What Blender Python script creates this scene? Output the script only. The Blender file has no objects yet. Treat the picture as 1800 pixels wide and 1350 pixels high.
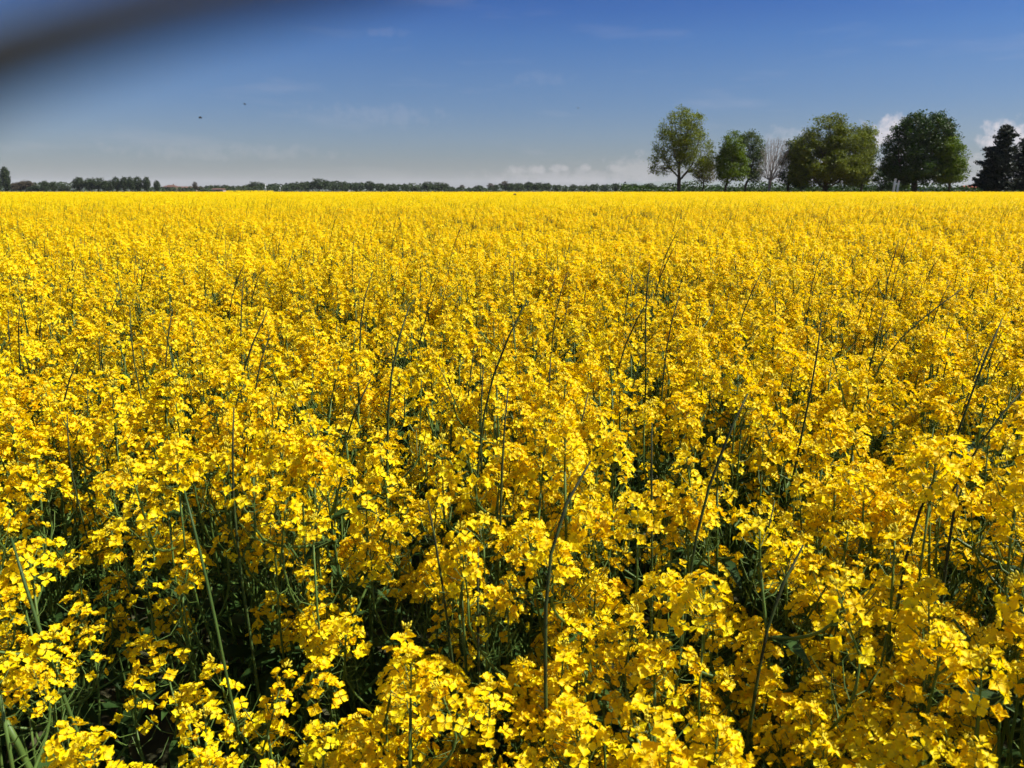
import bpy, math, random
import numpy as np
from mathutils import Vector, Matrix, Euler

# ------------------------------------------------------------------ camera
sc = bpy.context.scene
F = 1360.0                      # focal length in photo pixels (1800 wide)
HOR = 334.2                     # photo row of the true horizon
CAM_Z = 1.62                    # eye height; the flower canopy is at about 1.2 m
PITCH = math.atan((675 - HOR) / F)
cam_d = bpy.data.cameras.new('camera')
cam = bpy.data.objects.new('camera', cam_d)
sc.collection.objects.link(cam)
cam.location = (0, 0, CAM_Z)
cam.rotation_euler = (math.pi / 2 - PITCH, 0, 0)
cam_d.sensor_width = 36
cam_d.lens = F / 1800 * 36
cam_d.clip_start = 0.004
cam_d.clip_end = 40000
cam_d.dof.use_dof = True
cam_d.dof.focus_distance = 1.7
cam_d.dof.aperture_fstop = 13.0
sc.camera = cam

# ------------------------------------------------------------------ sun and sky
SUN_AZ = math.radians(90)       # clockwise from the view direction (+Y)
SUN_EL = math.radians(52)
sd = bpy.data.lights.new('sun', 'SUN')
sd.energy = 4.6
sd.angle = math.radians(0.5)
sd.color = (1.0, 0.95, 0.86)
sun = bpy.data.objects.new('sun', sd)
sc.collection.objects.link(sun)
svec = Vector((math.sin(SUN_AZ) * math.cos(SUN_EL), math.cos(SUN_AZ) * math.cos(SUN_EL), math.sin(SUN_EL)))
sun.rotation_euler = svec.to_track_quat('Z', 'Y').to_euler()
sun.location = (30, 10, 60)

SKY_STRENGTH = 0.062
world = bpy.data.worlds.new('World')
sc.world = world
world.use_nodes = True


def build_world():
    nt = world.node_tree
    N, L = nt.nodes, nt.links
    bg = next(n for n in N if n.type == 'BACKGROUND')
    sky = N.new('ShaderNodeTexSky')
    sky.sky_type = 'NISHITA'
    sky.sun_disc = False
    sky.sun_elevation = SUN_EL
    sky.sun_rotation = SUN_AZ
    sky.altitude = 200
    sky.air_density = 1.0
    sky.dust_density = 0.6
    sky.ozone_density = 3.0
    tc = N.new('ShaderNodeTexCoord')
    sp = N.new('ShaderNodeSeparateXYZ')
    L.new(tc.outputs['Generated'], sp.inputs[0])

    def m(op, a, b=None, c=None, clamp=False):
        n = N.new('ShaderNodeMath')
        n.operation = op
        n.use_clamp = clamp
        for i, v in enumerate((a, b, c)):
            if v is None:
                continue
            if isinstance(v, (int, float)):
                n.inputs[i].default_value = v
            else:
                L.new(v, n.inputs[i])
        return n.outputs[0]
    el = m('MULTIPLY', m('ARCSINE', sp.outputs['Z']), 180 / math.pi)
    az = m('MULTIPLY', m('ARCTAN2', sp.outputs['X'], sp.outputs['Y']), 180 / math.pi)
    # deeper blue away from the horizon, brighter higher up as added fill light
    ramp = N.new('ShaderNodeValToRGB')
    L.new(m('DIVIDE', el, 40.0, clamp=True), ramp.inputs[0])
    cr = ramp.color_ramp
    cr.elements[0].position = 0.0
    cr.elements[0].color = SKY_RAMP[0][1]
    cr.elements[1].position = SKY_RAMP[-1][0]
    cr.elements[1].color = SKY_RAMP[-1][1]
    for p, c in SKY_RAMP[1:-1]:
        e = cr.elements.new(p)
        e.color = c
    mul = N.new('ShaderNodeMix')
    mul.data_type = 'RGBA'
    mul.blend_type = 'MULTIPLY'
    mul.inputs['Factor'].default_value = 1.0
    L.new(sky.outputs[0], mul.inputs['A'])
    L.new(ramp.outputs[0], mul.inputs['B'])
    # clouds: soft banks and puffs set by azimuth and elevation
    cb = N.new('ShaderNodeCombineXYZ')
    L.new(az, cb.inputs[0])
    L.new(el, cb.inputs[1])
    ns = N.new('ShaderNodeTexNoise')
    ns.inputs['Scale'].default_value = 1.1
    ns.inputs['Detail'].default_value = 7
    ns.inputs['Roughness'].default_value = 0.62
    L.new(cb.outputs[0], ns.inputs['Vector'])
    mp = N.new('ShaderNodeMapping')
    mp.inputs['Scale'].default_value = (0.10, 0.55, 1)
    L.new(cb.outputs[0], mp.inputs[0])
    ns2 = N.new('ShaderNodeTexNoise')
    ns2.inputs['Scale'].default_value = 1.0
    ns2.inputs['Detail'].default_value = 6
    L.new(mp.outputs[0], ns2.inputs['Vector'])
    nz = m('SUBTRACT', ns.outputs['Fac'], 0.5)
    total = None
    for (a, e, ra, re, op) in CLOUDS:
        dx = m('DIVIDE', m('SUBTRACT', az, a), ra)
        dy = m('DIVIDE', m('SUBTRACT', el, e), re)
        dd = m('ADD', m('MULTIPLY', dx, dx), m('MULTIPLY', dy, dy))
        v = m('ADD', m('SUBTRACT', 1.0, dd), m('MULTIPLY', nz, 5.0))
        v = m('MULTIPLY', m('MULTIPLY', v, 0.9, clamp=True), op)
        total = v if total is None else m('MAXIMUM', total, v)
    # thin cirrus wisps
    w = m('SUBTRACT', ns2.outputs['Fac'], 0.56)
    w = m('MULTIPLY', w, 1.6, clamp=True)
    wm = m('MULTIPLY', w, m('SUBTRACT', 1.0, m('DIVIDE', el, 26.0), clamp=True))
    total = m('MAXIMUM', total, m('MULTIPLY', wm, 0.4))
    mix = N.new('ShaderNodeMix')
    mix.data_type = 'RGBA'
    L.new(total, mix.inputs['Factor'])
    L.new(mul.outputs['Result'], mix.inputs['A'])
    k = 0.72 / SKY_STRENGTH
    mix.inputs['B'].default_value = (0.60 * k, 0.545 * k, 0.56 * k, 1)
    L.new(mix.outputs['Result'], bg.inputs[0])
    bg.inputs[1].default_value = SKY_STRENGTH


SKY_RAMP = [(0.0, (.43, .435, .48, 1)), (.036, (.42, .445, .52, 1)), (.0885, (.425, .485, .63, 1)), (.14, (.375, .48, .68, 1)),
            (.19, (.34, .475, .71, 1)), (.245, (.262, .44, .74, 1)), (.295, (.186, .365, .72, 1)), (.34, (.16, .32, .65, 1)), (.6, (.7, .85, 1.1, 1)), (1.0, (.8, .95, 1.1, 1))]  # last stops, above the view, are raised as added fill light
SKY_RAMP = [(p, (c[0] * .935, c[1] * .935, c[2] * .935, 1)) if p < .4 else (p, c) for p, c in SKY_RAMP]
def pazel(px, py):
    return (math.degrees(math.atan((px - 900) / F / math.cos(PITCH))), math.degrees(math.atan((HOR - py) / F)))
CLOUDS = []
for px, py, rx, ry, op in ((1515, 248, 38, 28, .7), (1545, 285, 40, 40, .55), (1702, 262, 36, 30, .7), (1725, 300, 60, 34, .6),
                           (1800, 262, 40, 30, .6), (1860, 290, 60, 60, .7), (925, 301, 50, 9, .28), (975, 299, 22, 8, .28),
                           (1022, 298, 12, 7, .3), (1068, 299, 22, 9, .25), (1107, 276, 12, 9, .3), (1110, 300, 60, 26, .2),
                           (1000, 312, 180, 14, .18), (680, 215, 130, 18, .07), (705, 88, 42, 8, .05), (950, 155, 60, 12, .04),
                           (1366, 245, 16, 14, .25), (1350, 290, 60, 50, .22), (1745, 12, 60, 12, .12), (1400, 300, 60, 40, .35),
                           (420, 275, 200, 14, .08), (2100, 270, 120, 50, .7)):
    a, e = pazel(px, py)
    CLOUDS.append((a, e, rx / F * 57.3, ry / F * 57.3, op))
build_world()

sc.view_settings.view_transform = 'Standard'
sc.view_settings.look = 'None'
sc.view_settings.exposure = 0.97
sc.view_settings.gamma = 1.0
sc.render.engine = 'CYCLES'
sc.cycles.max_bounces = 7
sc.cycles.diffuse_bounces = 4
sc.cycles.glossy_bounces = 2
sc.cycles.transmission_bounces = 5
sc.cycles.use_adaptive_sampling = True
sc.cycles.adaptive_threshold = 0.02
sc.cycles.use_denoising = True
sc.cycles.denoiser = 'OPENIMAGEDENOISE'
sc.cycles.denoising_input_passes = 'RGB_ALBEDO_NORMAL'
sc.cycles.denoising_prefilter = 'ACCURATE'

rnd = random.Random(7)
R = np.random.default_rng(11)
COL = sc.collection
PI = math.pi


# ------------------------------------------------------------------ helpers
def tag(o, label=None, cat=None, group=None, kind=None):
    if label: o['label'] = label
    if cat: o['category'] = cat
    if group: o['group'] = group
    if kind: o['kind'] = kind
    return o


def empty(name, loc=(0, 0, 0), rz=0.0, label=None, cat=None, group=None):
    o = bpy.data.objects.new(name, None)
    o.empty_display_size = 0.1
    COL.objects.link(o)
    o.location = loc
    o.rotation_euler = (0, 0, rz)
    return tag(o, label, cat, group)


def px_dir(px, py):
    f = np.array([0, math.cos(PITCH), -math.sin(PITCH)])
    u = np.array([0, math.sin(PITCH), math.cos(PITCH)])
    return f * F + np.array([px - 900, 0, 0]) - u * (py - 675)


def at_y(px, py, Y):
    d = px_dir(px, py)
    return np.array([0, 0, CAM_Z]) + d * (Y / d[1])


def at_z(px, py, z):
    d = px_dir(px, py)
    return np.array([0, 0, CAM_Z]) + d * ((z - CAM_Z) / d[2])


class MB:
    """collects geometry as arrays and links it as one mesh"""
    def __init__(self):
        self.V, self.Q, self.T, self.mq, self.mt, self.tone = [], [], [], [], [], []
        self.n = 0

    def add(self, v, q=None, t=None, mat=0, tone=0.5):
        v = np.asarray(v, float).reshape(-1, 3)
        self.V.append(v)
        if q is not None and len(q):
            q = np.asarray(q, int).reshape(-1, 4) + self.n
            self.Q.append(q)
            self.mq.append(np.full(len(q), mat))
        if t is not None and len(t):
            t = np.asarray(t, int).reshape(-1, 3) + self.n
            self.T.append(t)
            self.mt.append(np.full(len(t), mat))
        self.tone.append(np.broadcast_to(np.asarray(tone, float), (len(v),)).copy())
        self.n += len(v)

    def add_many(self, tv, tq, Ms, offs, mat=0, tones=None):
        """template verts tv (k,3), quads tq, n matrices (n,3,3), offsets (n,3)"""
        tv = np.asarray(tv, float); tq = np.asarray(tq, int)
        n, k = len(Ms), len(tv)
        v = np.einsum('nij,kj->nki', Ms, tv) + offs[:, None, :]
        q = (tq[None] + (np.arange(n) * k)[:, None, None])
        to = 0.5 if tones is None else np.repeat(tones, k)
        if tq.shape[1] == 4:
            self.add(v.reshape(-1, 3), q.reshape(-1, 4), None, mat, to)
        else:
            self.add(v.reshape(-1, 3), None, q.reshape(-1, 3), mat, to)

    def merge(self, o, Mx=None):
        """add another MB transformed by a 4x4 mathutils Matrix"""
        base = self.n
        for v, to in zip(o.V, o.tone):
            if Mx is not None:
                A = np.array(Mx)
                v = v @ A[:3, :3].T + A[:3, 3]
            self.V.append(v); self.tone.append(to)
        for q, mm in zip(o.Q, o.mq):
            self.Q.append(q + base); self.mq.append(mm)
        for t, mm in zip(o.T, o.mt):
            self.T.append(t + base); self.mt.append(mm)
        self.n += o.n

    def tube(self, pts, rad, sides=5, mat=0, tone=0.5, cap=True):
        pts = np.asarray(pts, float)
        n = len(pts)
        rad = np.broadcast_to(np.asarray(rad, float), (n,))
        tan = np.gradient(pts, axis=0)
        tan /= np.linalg.norm(tan, axis=1)[:, None] + 1e-12
        ref = np.array([1.0, 0, 0]) if abs(tan[0][0]) < 0.8 else np.array([0, 1.0, 0])
        vs = []
        a = np.arange(sides) * 2 * PI / sides
        for i in range(n):
            x = ref - tan[i] * ref.dot(tan[i])
            x /= np.linalg.norm(x) + 1e-12
            ref = x
            y = np.cross(tan[i], x)
            vs.append(pts[i] + rad[i] * (np.cos(a)[:, None] * x + np.sin(a)[:, None] * y))
        v = np.concatenate(vs)
        q = []
        for i in range(n - 1):
            for s in range(sides):
                s2 = (s + 1) % sides
                q.append((i * sides + s, i * sides + s2, (i + 1) * sides + s2, (i + 1) * sides + s))
        t = []
        if cap:
            v = np.vstack([v, pts[-1], pts[0]])
            c = n * sides
            for s in range(sides):
                s2 = (s + 1) % sides
                t.append(((n - 1) * sides + s, (n - 1) * sides + s2, c))
                t.append((s2, s, c + 1))
        self.add(v, q, t, mat, tone)

    def box(self, lo, hi, mat=0, tone=0.5):
        x0, y0, z0 = lo; x1, y1, z1 = hi
        v = [(x0, y0, z0), (x1, y0, z0), (x1, y1, z0), (x0, y1, z0), (x0, y0, z1), (x1, y0, z1), (x1, y1, z1), (x0, y1, z1)]
        q = [(0, 3, 2, 1), (4, 5, 6, 7), (0, 1, 5, 4), (1, 2, 6, 5), (2, 3, 7, 6), (3, 0, 4, 7)]
        self.add(v, q, None, mat, tone)

    def mesh(self, name, mats, smooth=True):
        me = bpy.data.meshes.new(name)
        V = np.concatenate(self.V) if self.V else np.zeros((0, 3))
        Q = np.concatenate(self.Q) if self.Q else np.zeros((0, 4), int)
        T = np.concatenate(self.T) if self.T else np.zeros((0, 3), int)
        mi = np.concatenate([np.concatenate(self.mq) if self.mq else np.zeros(0, int),
                             np.concatenate(self.mt) if self.mt else np.zeros(0, int)])
        me.vertices.add(len(V))
        me.vertices.foreach_set('co', V.astype(np.float32).ravel())
        li = np.concatenate([Q.ravel(), T.ravel()]).astype(np.int32)
        me.loops.add(len(li))
        me.loops.foreach_set('vertex_index', li)
        np_ = len(Q) + len(T)
        me.polygons.add(np_)
        ls = np.concatenate([np.arange(len(Q)) * 4, len(Q) * 4 + np.arange(len(T)) * 3]).astype(np.int32)
        me.polygons.foreach_set('loop_start', ls)
        me.polygons.foreach_set('material_index', mi.astype(np.int32))
        me.polygons.foreach_set('use_smooth', np.full(np_, smooth))
        at = me.attributes.new('tone', 'FLOAT', 'POINT')
        at.data.foreach_set('value', np.concatenate(self.tone).astype(np.float32) if self.tone else [])
        for m_ in (mats if isinstance(mats, (list, tuple)) else [mats]):
            me.materials.append(m_)
        me.update(calc_edges=True)
        me.validate()
        return me

    def build(self, name, mats, parent=None, smooth=True):
        o = bpy.data.objects.new(name, self.mesh(name, mats, smooth))
        COL.objects.link(o)
        if parent is not None:
            o.parent = parent
        return o


def rot_to(d, roll=None):
    """3x3 matrices (n,3,3) whose third column is d, with a roll about it"""
    d = np.asarray(d, float).reshape(-1, 3)
    d = d / (np.linalg.norm(d, axis=1)[:, None] + 1e-12)
    ref = np.where(np.abs(d[:, 2:3]) < 0.9, np.array([[0, 0, 1.0]]), np.array([[1.0, 0, 0]]))
    x = np.cross(ref, d); x /= np.linalg.norm(x, axis=1)[:, None] + 1e-12
    y = np.cross(d, x)
    if roll is None:
        roll = np.zeros(len(d))
    c, s = np.cos(roll)[:, None], np.sin(roll)[:, None]
    X = x * c + y * s
    Y = -x * s + y * c
    return np.stack([X, Y, d], axis=2)


def bez(p0, p1, p2, p3, n):
    t = np.linspace(0, 1, n)[:, None]
    p0, p1, p2, p3 = map(lambda p: np.asarray(p, float), (p0, p1, p2, p3))
    return (1 - t) ** 3 * p0 + 3 * (1 - t) ** 2 * t * p1 + 3 * (1 - t) * t * t * p2 + t ** 3 * p3


# ------------------------------------------------------------------ materials
def leafy(name, c0, c1, transl=0.3, rough=0.5, spec=0.3, tcol=None, noise=None):
    """thin tissue: reflects and lets light through; colour varies by piece"""
    m = bpy.data.materials.new(name)
    m.use_nodes = True
    nt = m.node_tree
    N, L = nt.nodes, nt.links
    N.clear()
    out = N.new('ShaderNodeOutputMaterial')
    at = N.new('ShaderNodeAttribute'); at.attribute_name = 'tone'
    mix = N.new('ShaderNodeMix'); mix.data_type = 'RGBA'
    mix.inputs['A'].default_value = (*c0, 1); mix.inputs['B'].default_value = (*c1, 1)
    fac = at.outputs['Fac']
    if noise:
        tc = N.new('ShaderNodeTexCoord')
        ns = N.new('ShaderNodeTexNoise'); ns.inputs['Scale'].default_value = noise
        ns.inputs['Detail'].default_value = 3
        L.new(tc.outputs['Object'], ns.inputs['Vector'])
        ad = N.new('ShaderNodeMath'); ad.operation = 'MULTIPLY_ADD'; ad.use_clamp = True
        L.new(ns.outputs['Fac'], ad.inputs[0]); ad.inputs[1].default_value = 1.4
        sb = N.new('ShaderNodeMath'); sb.operation = 'SUBTRACT'
        L.new(at.outputs['Fac'], sb.inputs[0]); sb.inputs[1].default_value = 0.7
        L.new(sb.outputs[0], ad.inputs[2])
        fac = ad.outputs[0]
    L.new(fac, mix.inputs['Factor'])
    pb = N.new('ShaderNodeBsdfPrincipled')
    pb.inputs['Roughness'].default_value = rough
    pb.inputs['Specular IOR Level'].default_value = spec
    L.new(mix.outputs['Result'], pb.inputs['Base Color'])
    if transl > 0:
        tr = N.new('ShaderNodeBsdfTranslucent')
        if tcol:
            mm = N.new('ShaderNodeMix'); mm.data_type = 'RGBA'; mm.blend_type = 'MULTIPLY'
            mm.inputs['Factor'].default_value = 1
            L.new(mix.outputs['Result'], mm.inputs['A']); mm.inputs['B'].default_value = (*tcol, 1)
            L.new(mm.outputs['Result'], tr.inputs[0])
        else:
            L.new(mix.outputs['Result'], tr.inputs[0])
        ms = N.new('ShaderNodeMixShader'); ms.inputs[0].default_value = transl
        L.new(pb.outputs[0], ms.inputs[1]); L.new(tr.outputs[0], ms.inputs[2])
        L.new(ms.outputs[0], out.inputs[0])
    else:
        L.new(pb.outputs[0], out.inputs[0])
    return m


def solid(name, c0, c1=None, scale=3.0, rough=0.8, bump=0.0, spec=0.3):
    m = bpy.data.materials.new(name)
    m.use_nodes = True
    nt = m.node_tree
    N, L = nt.nodes, nt.links
    pb = next(n for n in N if n.type == 'BSDF_PRINCIPLED')
    pb.inputs['Roughness'].default_value = rough
    pb.inputs['Specular IOR Level'].default_value = spec
    tc = N.new('ShaderNodeTexCoord')
    ns = N.new('ShaderNodeTexNoise'); ns.inputs['Scale'].default_value = scale; ns.inputs['Detail'].default_value = 6
    ns.inputs['Roughness'].default_value = 0.65
    L.new(tc.outputs['Object'], ns.inputs['Vector'])
    cr = N.new('ShaderNodeValToRGB')
    cr.color_ramp.elements[0].position = 0.3; cr.color_ramp.elements[1].position = 0.7
    cr.color_ramp.elements[0].color = (*c0, 1); cr.color_ramp.elements[1].color = (*(c1 or c0), 1)
    L.new(ns.outputs['Fac'], cr.inputs[0]); L.new(cr.outputs[0], pb.inputs['Base Color'])
    if bump:
        b = N.new('ShaderNodeBump'); b.inputs['Strength'].default_value = bump
        L.new(ns.outputs['Fac'], b.inputs['Height']); L.new(b.outputs[0], pb.inputs['Normal'])
    return m


M = {}
M['petal'] = leafy('petal', (0.91, 0.62, 0.001), (0.95, 0.85, 0.005), 0.47, 0.5, 0.2, (1.0, 0.86, 0.5))
M['bud'] = leafy('bud', (0.50, 0.42, 0.02), (0.80, 0.62, 0.02), 0.15, 0.5, 0.3)
M['stem'] = leafy('stem', (0.034, 0.066, 0.012), (0.095, 0.155, 0.03), 0.0, 0.5, 0.25, None, 14)
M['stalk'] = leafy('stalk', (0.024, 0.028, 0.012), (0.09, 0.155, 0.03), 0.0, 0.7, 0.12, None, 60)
M['leaf'] = leafy('leaf', (0.016, 0.038, 0.008), (0.038, 0.08, 0.015), 0.18, 0.6, 0.15, None, 9)
M['soil'] = solid('soil', (0.05, 0.04, 0.022), (0.07, 0.085, 0.03), 0.7, 0.95, 0.3)
M['bark'] = solid('bark', (0.035, 0.028, 0.02), (0.075, 0.062, 0.045), 5, 0.9, 0.4)
M['barkpale'] = solid('bark_pale', (0.17, 0.14, 0.125), (0.28, 0.24, 0.22), 5, 0.9, 0.3)


# ------------------------------------------------------------------ setting: ground
def build_ground():
    mb = MB()
    rs = [0, 2, 6, 15, 40, 100, 220, 500, 1200, 3000, 7000, 14000]
    na = 64
    vs = [(0, 0, 0)]
    for r in rs[1:]:
        for k in range(na):
            a = 2 * PI * k / na
            vs.append((r * math.sin(a), r * math.cos(a), 0))
    q, t = [], []
    for k in range(na):
        t.append((0, 1 + (k + 1) % na, 1 + k))
    for i in range(len(rs) - 2):
        for k in range(na):
            k2 = (k + 1) % na
            b = 1 + i * na
            q.append((b + k, b + k2, b + na + k2, b + na + k))
    mb.add(vs, q, t)
    tag(mb.build('ground', M['soil']), 'dark soil and low green growth under and beyond the yellow field', None, None, 'structure')


build_ground()


def build_hills():
    mb = MB()
    n = 160
    top, bot = [], []
    for i in range(n + 1):
        px = -500 + i * 2800 / n
        D = 11500
        p = at_y(px, HOR, D)
        h = 4 + 14 * math.exp(-((px - 1250) / 190) ** 2) + 9 * math.exp(-((px - 1650) / 260) ** 2) + 2.0 * math.sin(i * .9) * math.exp(-((px - 1250) / 260) ** 2) + 1.2 * math.sin(i * 2.3)
        h = max(1.0, h) / F * D
        bot.append((p[0], D, -5)); top.append((p[0], D + 1500, h))
    back = [(x * 1.2, D + 3500, -5) for (x, D, z) in bot]
    v = bot + top + back
    q = []
    m = n + 1
    for i in range(n):
        q.append((i, i + 1, m + i + 1, m + i)); q.append((m + i, m + i + 1, 2 * m + i + 1, 2 * m + i))
    mb.add(v, q)
    tag(mb.build('hills', solid('hill_green', (0.05, 0.075, 0.05), (0.08, 0.10, 0.07), 0.002, 0.95)),
        'pale blue low hills far away behind the large tree', None, None, 'structure')


build_hills()


# ------------------------------------------------------------------ rapeseed parts
def petal_template(nu=4, nv=5, L=0.0100, W=0.0100):
    v, q = [], []
    for j in range(nv + 1):
        t = j / nv
        w = W * 0.5 * float(np.interp(t, [0, .22, .45, .68, .86, 1], [.14, .55, .92, 1.0, .82, .40]))
        for i in range(nu + 1):
            s = i / nu * 2 - 1
            x = 0.0012 + t * L - 0.0022 * s * s * t * t
            z = 0.0016 * math.sin(t * PI * .6) + 0.0018 * s * s * t - 0.0022 * t * t * (1 - .6 * s * s) + .0005 * math.sin(s * 5 + t * 3)
            v.append((x, s * w, z))
    for j in range(nv):
        for i in range(nu):
            a = j * (nu + 1) + i
            q.append((a, a + nu + 1, a + nu + 2, a + 1))
    return np.array(v), np.array(q)


PT_HI = petal_template(4, 5)
PT_MID = petal_template(2, 2)
PT_LO = (np.array([(0.001, 0, 0), (0.007, -0.005, 0.001), (0.012, 0, 0.0005), (0.007, 0.005, 0.001)]), np.array([(0, 1, 2, 3)]))


def add_flower(mb, pos, d, scale, rng, pt, tone, close=0.0):
    """four petals in a cross facing along d, around a small centre"""
    Rm = rot_to(d, np.array([rng.uniform(0, PI)]))[0]
    Ms, offs, tones = [], [], []
    for k in range(4):
        a = k * PI / 2 + rng.normal(0, 0.12)
        tilt = close + rng.normal(0, 0.16)
        c, s = math.cos(a), math.sin(a)
        Rz = np.array([[c, -s, 0], [s, c, 0], [0, 0, 1]])
        ct, st = math.cos(tilt), math.sin(tilt)
        Ry = np.array([[ct, 0, -st], [0, 1, 0], [st, 0, ct]])
        rw = rng.normal(0, 0.2)
        cw, sw = math.cos(rw), math.sin(rw)
        Rx = np.array([[1, 0, 0], [0, cw, -sw], [0, sw, cw]])
        sc_ = scale * rng.uniform(0.9, 1.1)
        Ms.append(Rm @ Rz @ Ry @ Rx @ np.diag([sc_, sc_ * rng.uniform(.85, 1.1), sc_]))
        offs.append(pos)
        tones.append(np.clip(tone + rng.normal(0, .08), 0, 1))
    mb.add_many(pt[0], pt[1], np.array(Ms), np.array(offs), 0, np.array(tones))
    return Rm


BUD_V = np.array([(0, 0, 0), (.0014, 0, .002), (0, .0014, .002), (-.0014, 0, .002), (0, -.0014, .002),
                  (.0012, 0, .005), (0, .0012, .005), (-.0012, 0, .005), (0, -.0012, .005), (0, 0, .0068)])
BUD_T = np.array([(0, 2, 1), (0, 3, 2), (0, 4, 3), (0, 1, 4), (1, 2, 6), (1, 6, 5), (2, 3, 7), (2, 7, 6), (3, 4, 8), (3, 8, 7), (4, 1, 5), (4, 5, 8),
                  (5, 6, 9), (6, 7, 9), (7, 8, 9), (8, 5, 9)])


def make_head(seed, level=0):
    """a rapeseed flower head: stem tip at origin, growing along +Z. mats: petal, bud, stem"""
    rng = np.random.default_rng(seed)
    mb = MB()
    length = rng.uniform(0.025, 0.065)
    spread = rng.uniform(0.023, 0.034)
    n = int(rng.integers(22, 32)) if level < 2 else 12
    pt = (PT_HI, PT_MID, PT_LO)[level]
    if seed % 4 == 3:
        n = n // 3; length *= .7        # a head just opening, buds showing
    elif seed % 4 == 2:
        n = int(n * .6); length *= 1.5; spread *= .85   # a loose, older head
    if level < 2:
        mb.tube([(0, 0, -0.03), (0, 0, length * .5), (0, 0, length)], [0.0018, 0.0014, 0.0008], 4, 2, 0.6)
    base_tone = rng.uniform(.35, .65)
    for i in range(n):
        t = i / n
        a = i * 2.39996 + rng.normal(0, .25)
        z = length * (0.02 + 0.88 * t)
        up = 0.15 + 0.95 * t + rng.normal(0, .18)
        d = np.array([math.cos(a) * math.cos(up), math.sin(a) * math.cos(up), math.sin(up)])
        pl = spread * rng.uniform(0.8, 1.15) * (1 - 0.30 * t)
        p0 = np.array([0, 0, z])
        p1 = p0 + d * pl + np.array([0, 0, 0.003])
        if level == 0:
            mid = p0 + d * pl * .5 + np.array([0, 0, -0.0012])
            mb.tube([p0, mid, p1], [0.0006, 0.0005, 0.0007], 3, 2, 0.9, False)
        fd = d * 0.9 + np.array([0, 0, .55]) + rng.normal(0, .33, 3)
        tone = np.clip(base_tone + rng.normal(0, .22), 0, 1)
        s = rng.uniform(.80, 1.12)
        close = max(-.1, rng.normal(.20, .34))
        Rm = add_flower(mb, p1, fd, s, rng, pt, tone, close)
        if level == 0:
            for k in range(5):
                o = Rm @ np.array([math.cos(k * 1.256) * .0013, math.sin(k * 1.256) * .0013, 0])
                tip = p1 + o * 1.6 + Rm[:, 2] * 0.0048
                mb.tube([p1 + o, tip], [.00035, .0006], 3, 1, .8, True)
    nb = (26 if seed % 4 == 3 else 15) if level == 0 else (9 if level == 1 else 0)
    if nb:
        ph = rng.uniform(0, 6, nb)
        th = np.abs(rng.normal(0, .55, nb))
        d = np.stack([np.cos(ph) * np.sin(th), np.sin(ph) * np.sin(th), np.cos(th)], 1)
        Ms = rot_to(d) * rng.uniform(.7, 1.15, nb)[:, None, None]
        offs = np.array([0, 0, length]) + d * rng.uniform(.002, .011, nb)[:, None]
        mb.add_many(BUD_V, BUD_T, Ms, offs, 1, rng.uniform(0, .8, nb))
    return mb


def leaf_strip(mb, p0, d, length, width, droop, rng, mat, tone, seg=5):
    """lanceolate leaf from p0 heading d, drooping, with a folded midrib and wavy edge"""
    d = np.asarray(d, float); d /= np.linalg.norm(d)
    side = np.cross(d, [0, 0, 1]); side /= np.linalg.norm(side) + 1e-9
    v, q = [], []
    p = np.array(p0, float)
    dd = d.copy()
    for i in range(seg + 1):
        t = i / seg
        w = width * (math.sin(PI * (0.12 + 0.88 * t) ** .8) ** .8 if t < 1 else 0.02) * .5
        w *= 1 + rng.normal(0, .10)
        nrm = np.cross(side, dd)
        v += [p - side * w + nrm * w * .35, p, p + side * w + nrm * w * .35]
        dd = dd + np.array([0, 0, -droop / seg]); dd /= np.linalg.norm(dd)
        p = p + dd * length / seg
    for i in range(seg):
        a = i * 3
        q += [(a, a + 1, a + 4, a + 3), (a + 1, a + 2, a + 5, a + 4)]
    mb.add(v, q, None, mat, tone)


def add_pods(mb, pts, rng, n, mat, sides=3):
    for k in range(n):
        t = rng.uniform(0, 1)
        i = min(int(t * (len(pts) - 1)), len(pts) - 2)
        f = t * (len(pts) - 1) - i
        p = pts[i] * (1 - f) + pts[i + 1] * f
        a = rng.uniform(0, 2 * PI)
        u = rng.uniform(.1, .7)
        L = rng.uniform(.02, .058)
        d = np.array([math.cos(a) * math.cos(u), math.sin(a) * math.cos(u), math.sin(u)])
        m = p + d * L * .5 - np.array([0, 0, L * .06])
        e = p + d * L * .85 + np.array([0, 0, L * .30])
        mb.tube([p, m, e], [.0006, .0008, .0007], sides, mat, rng.uniform(.5, 1), False)


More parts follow.
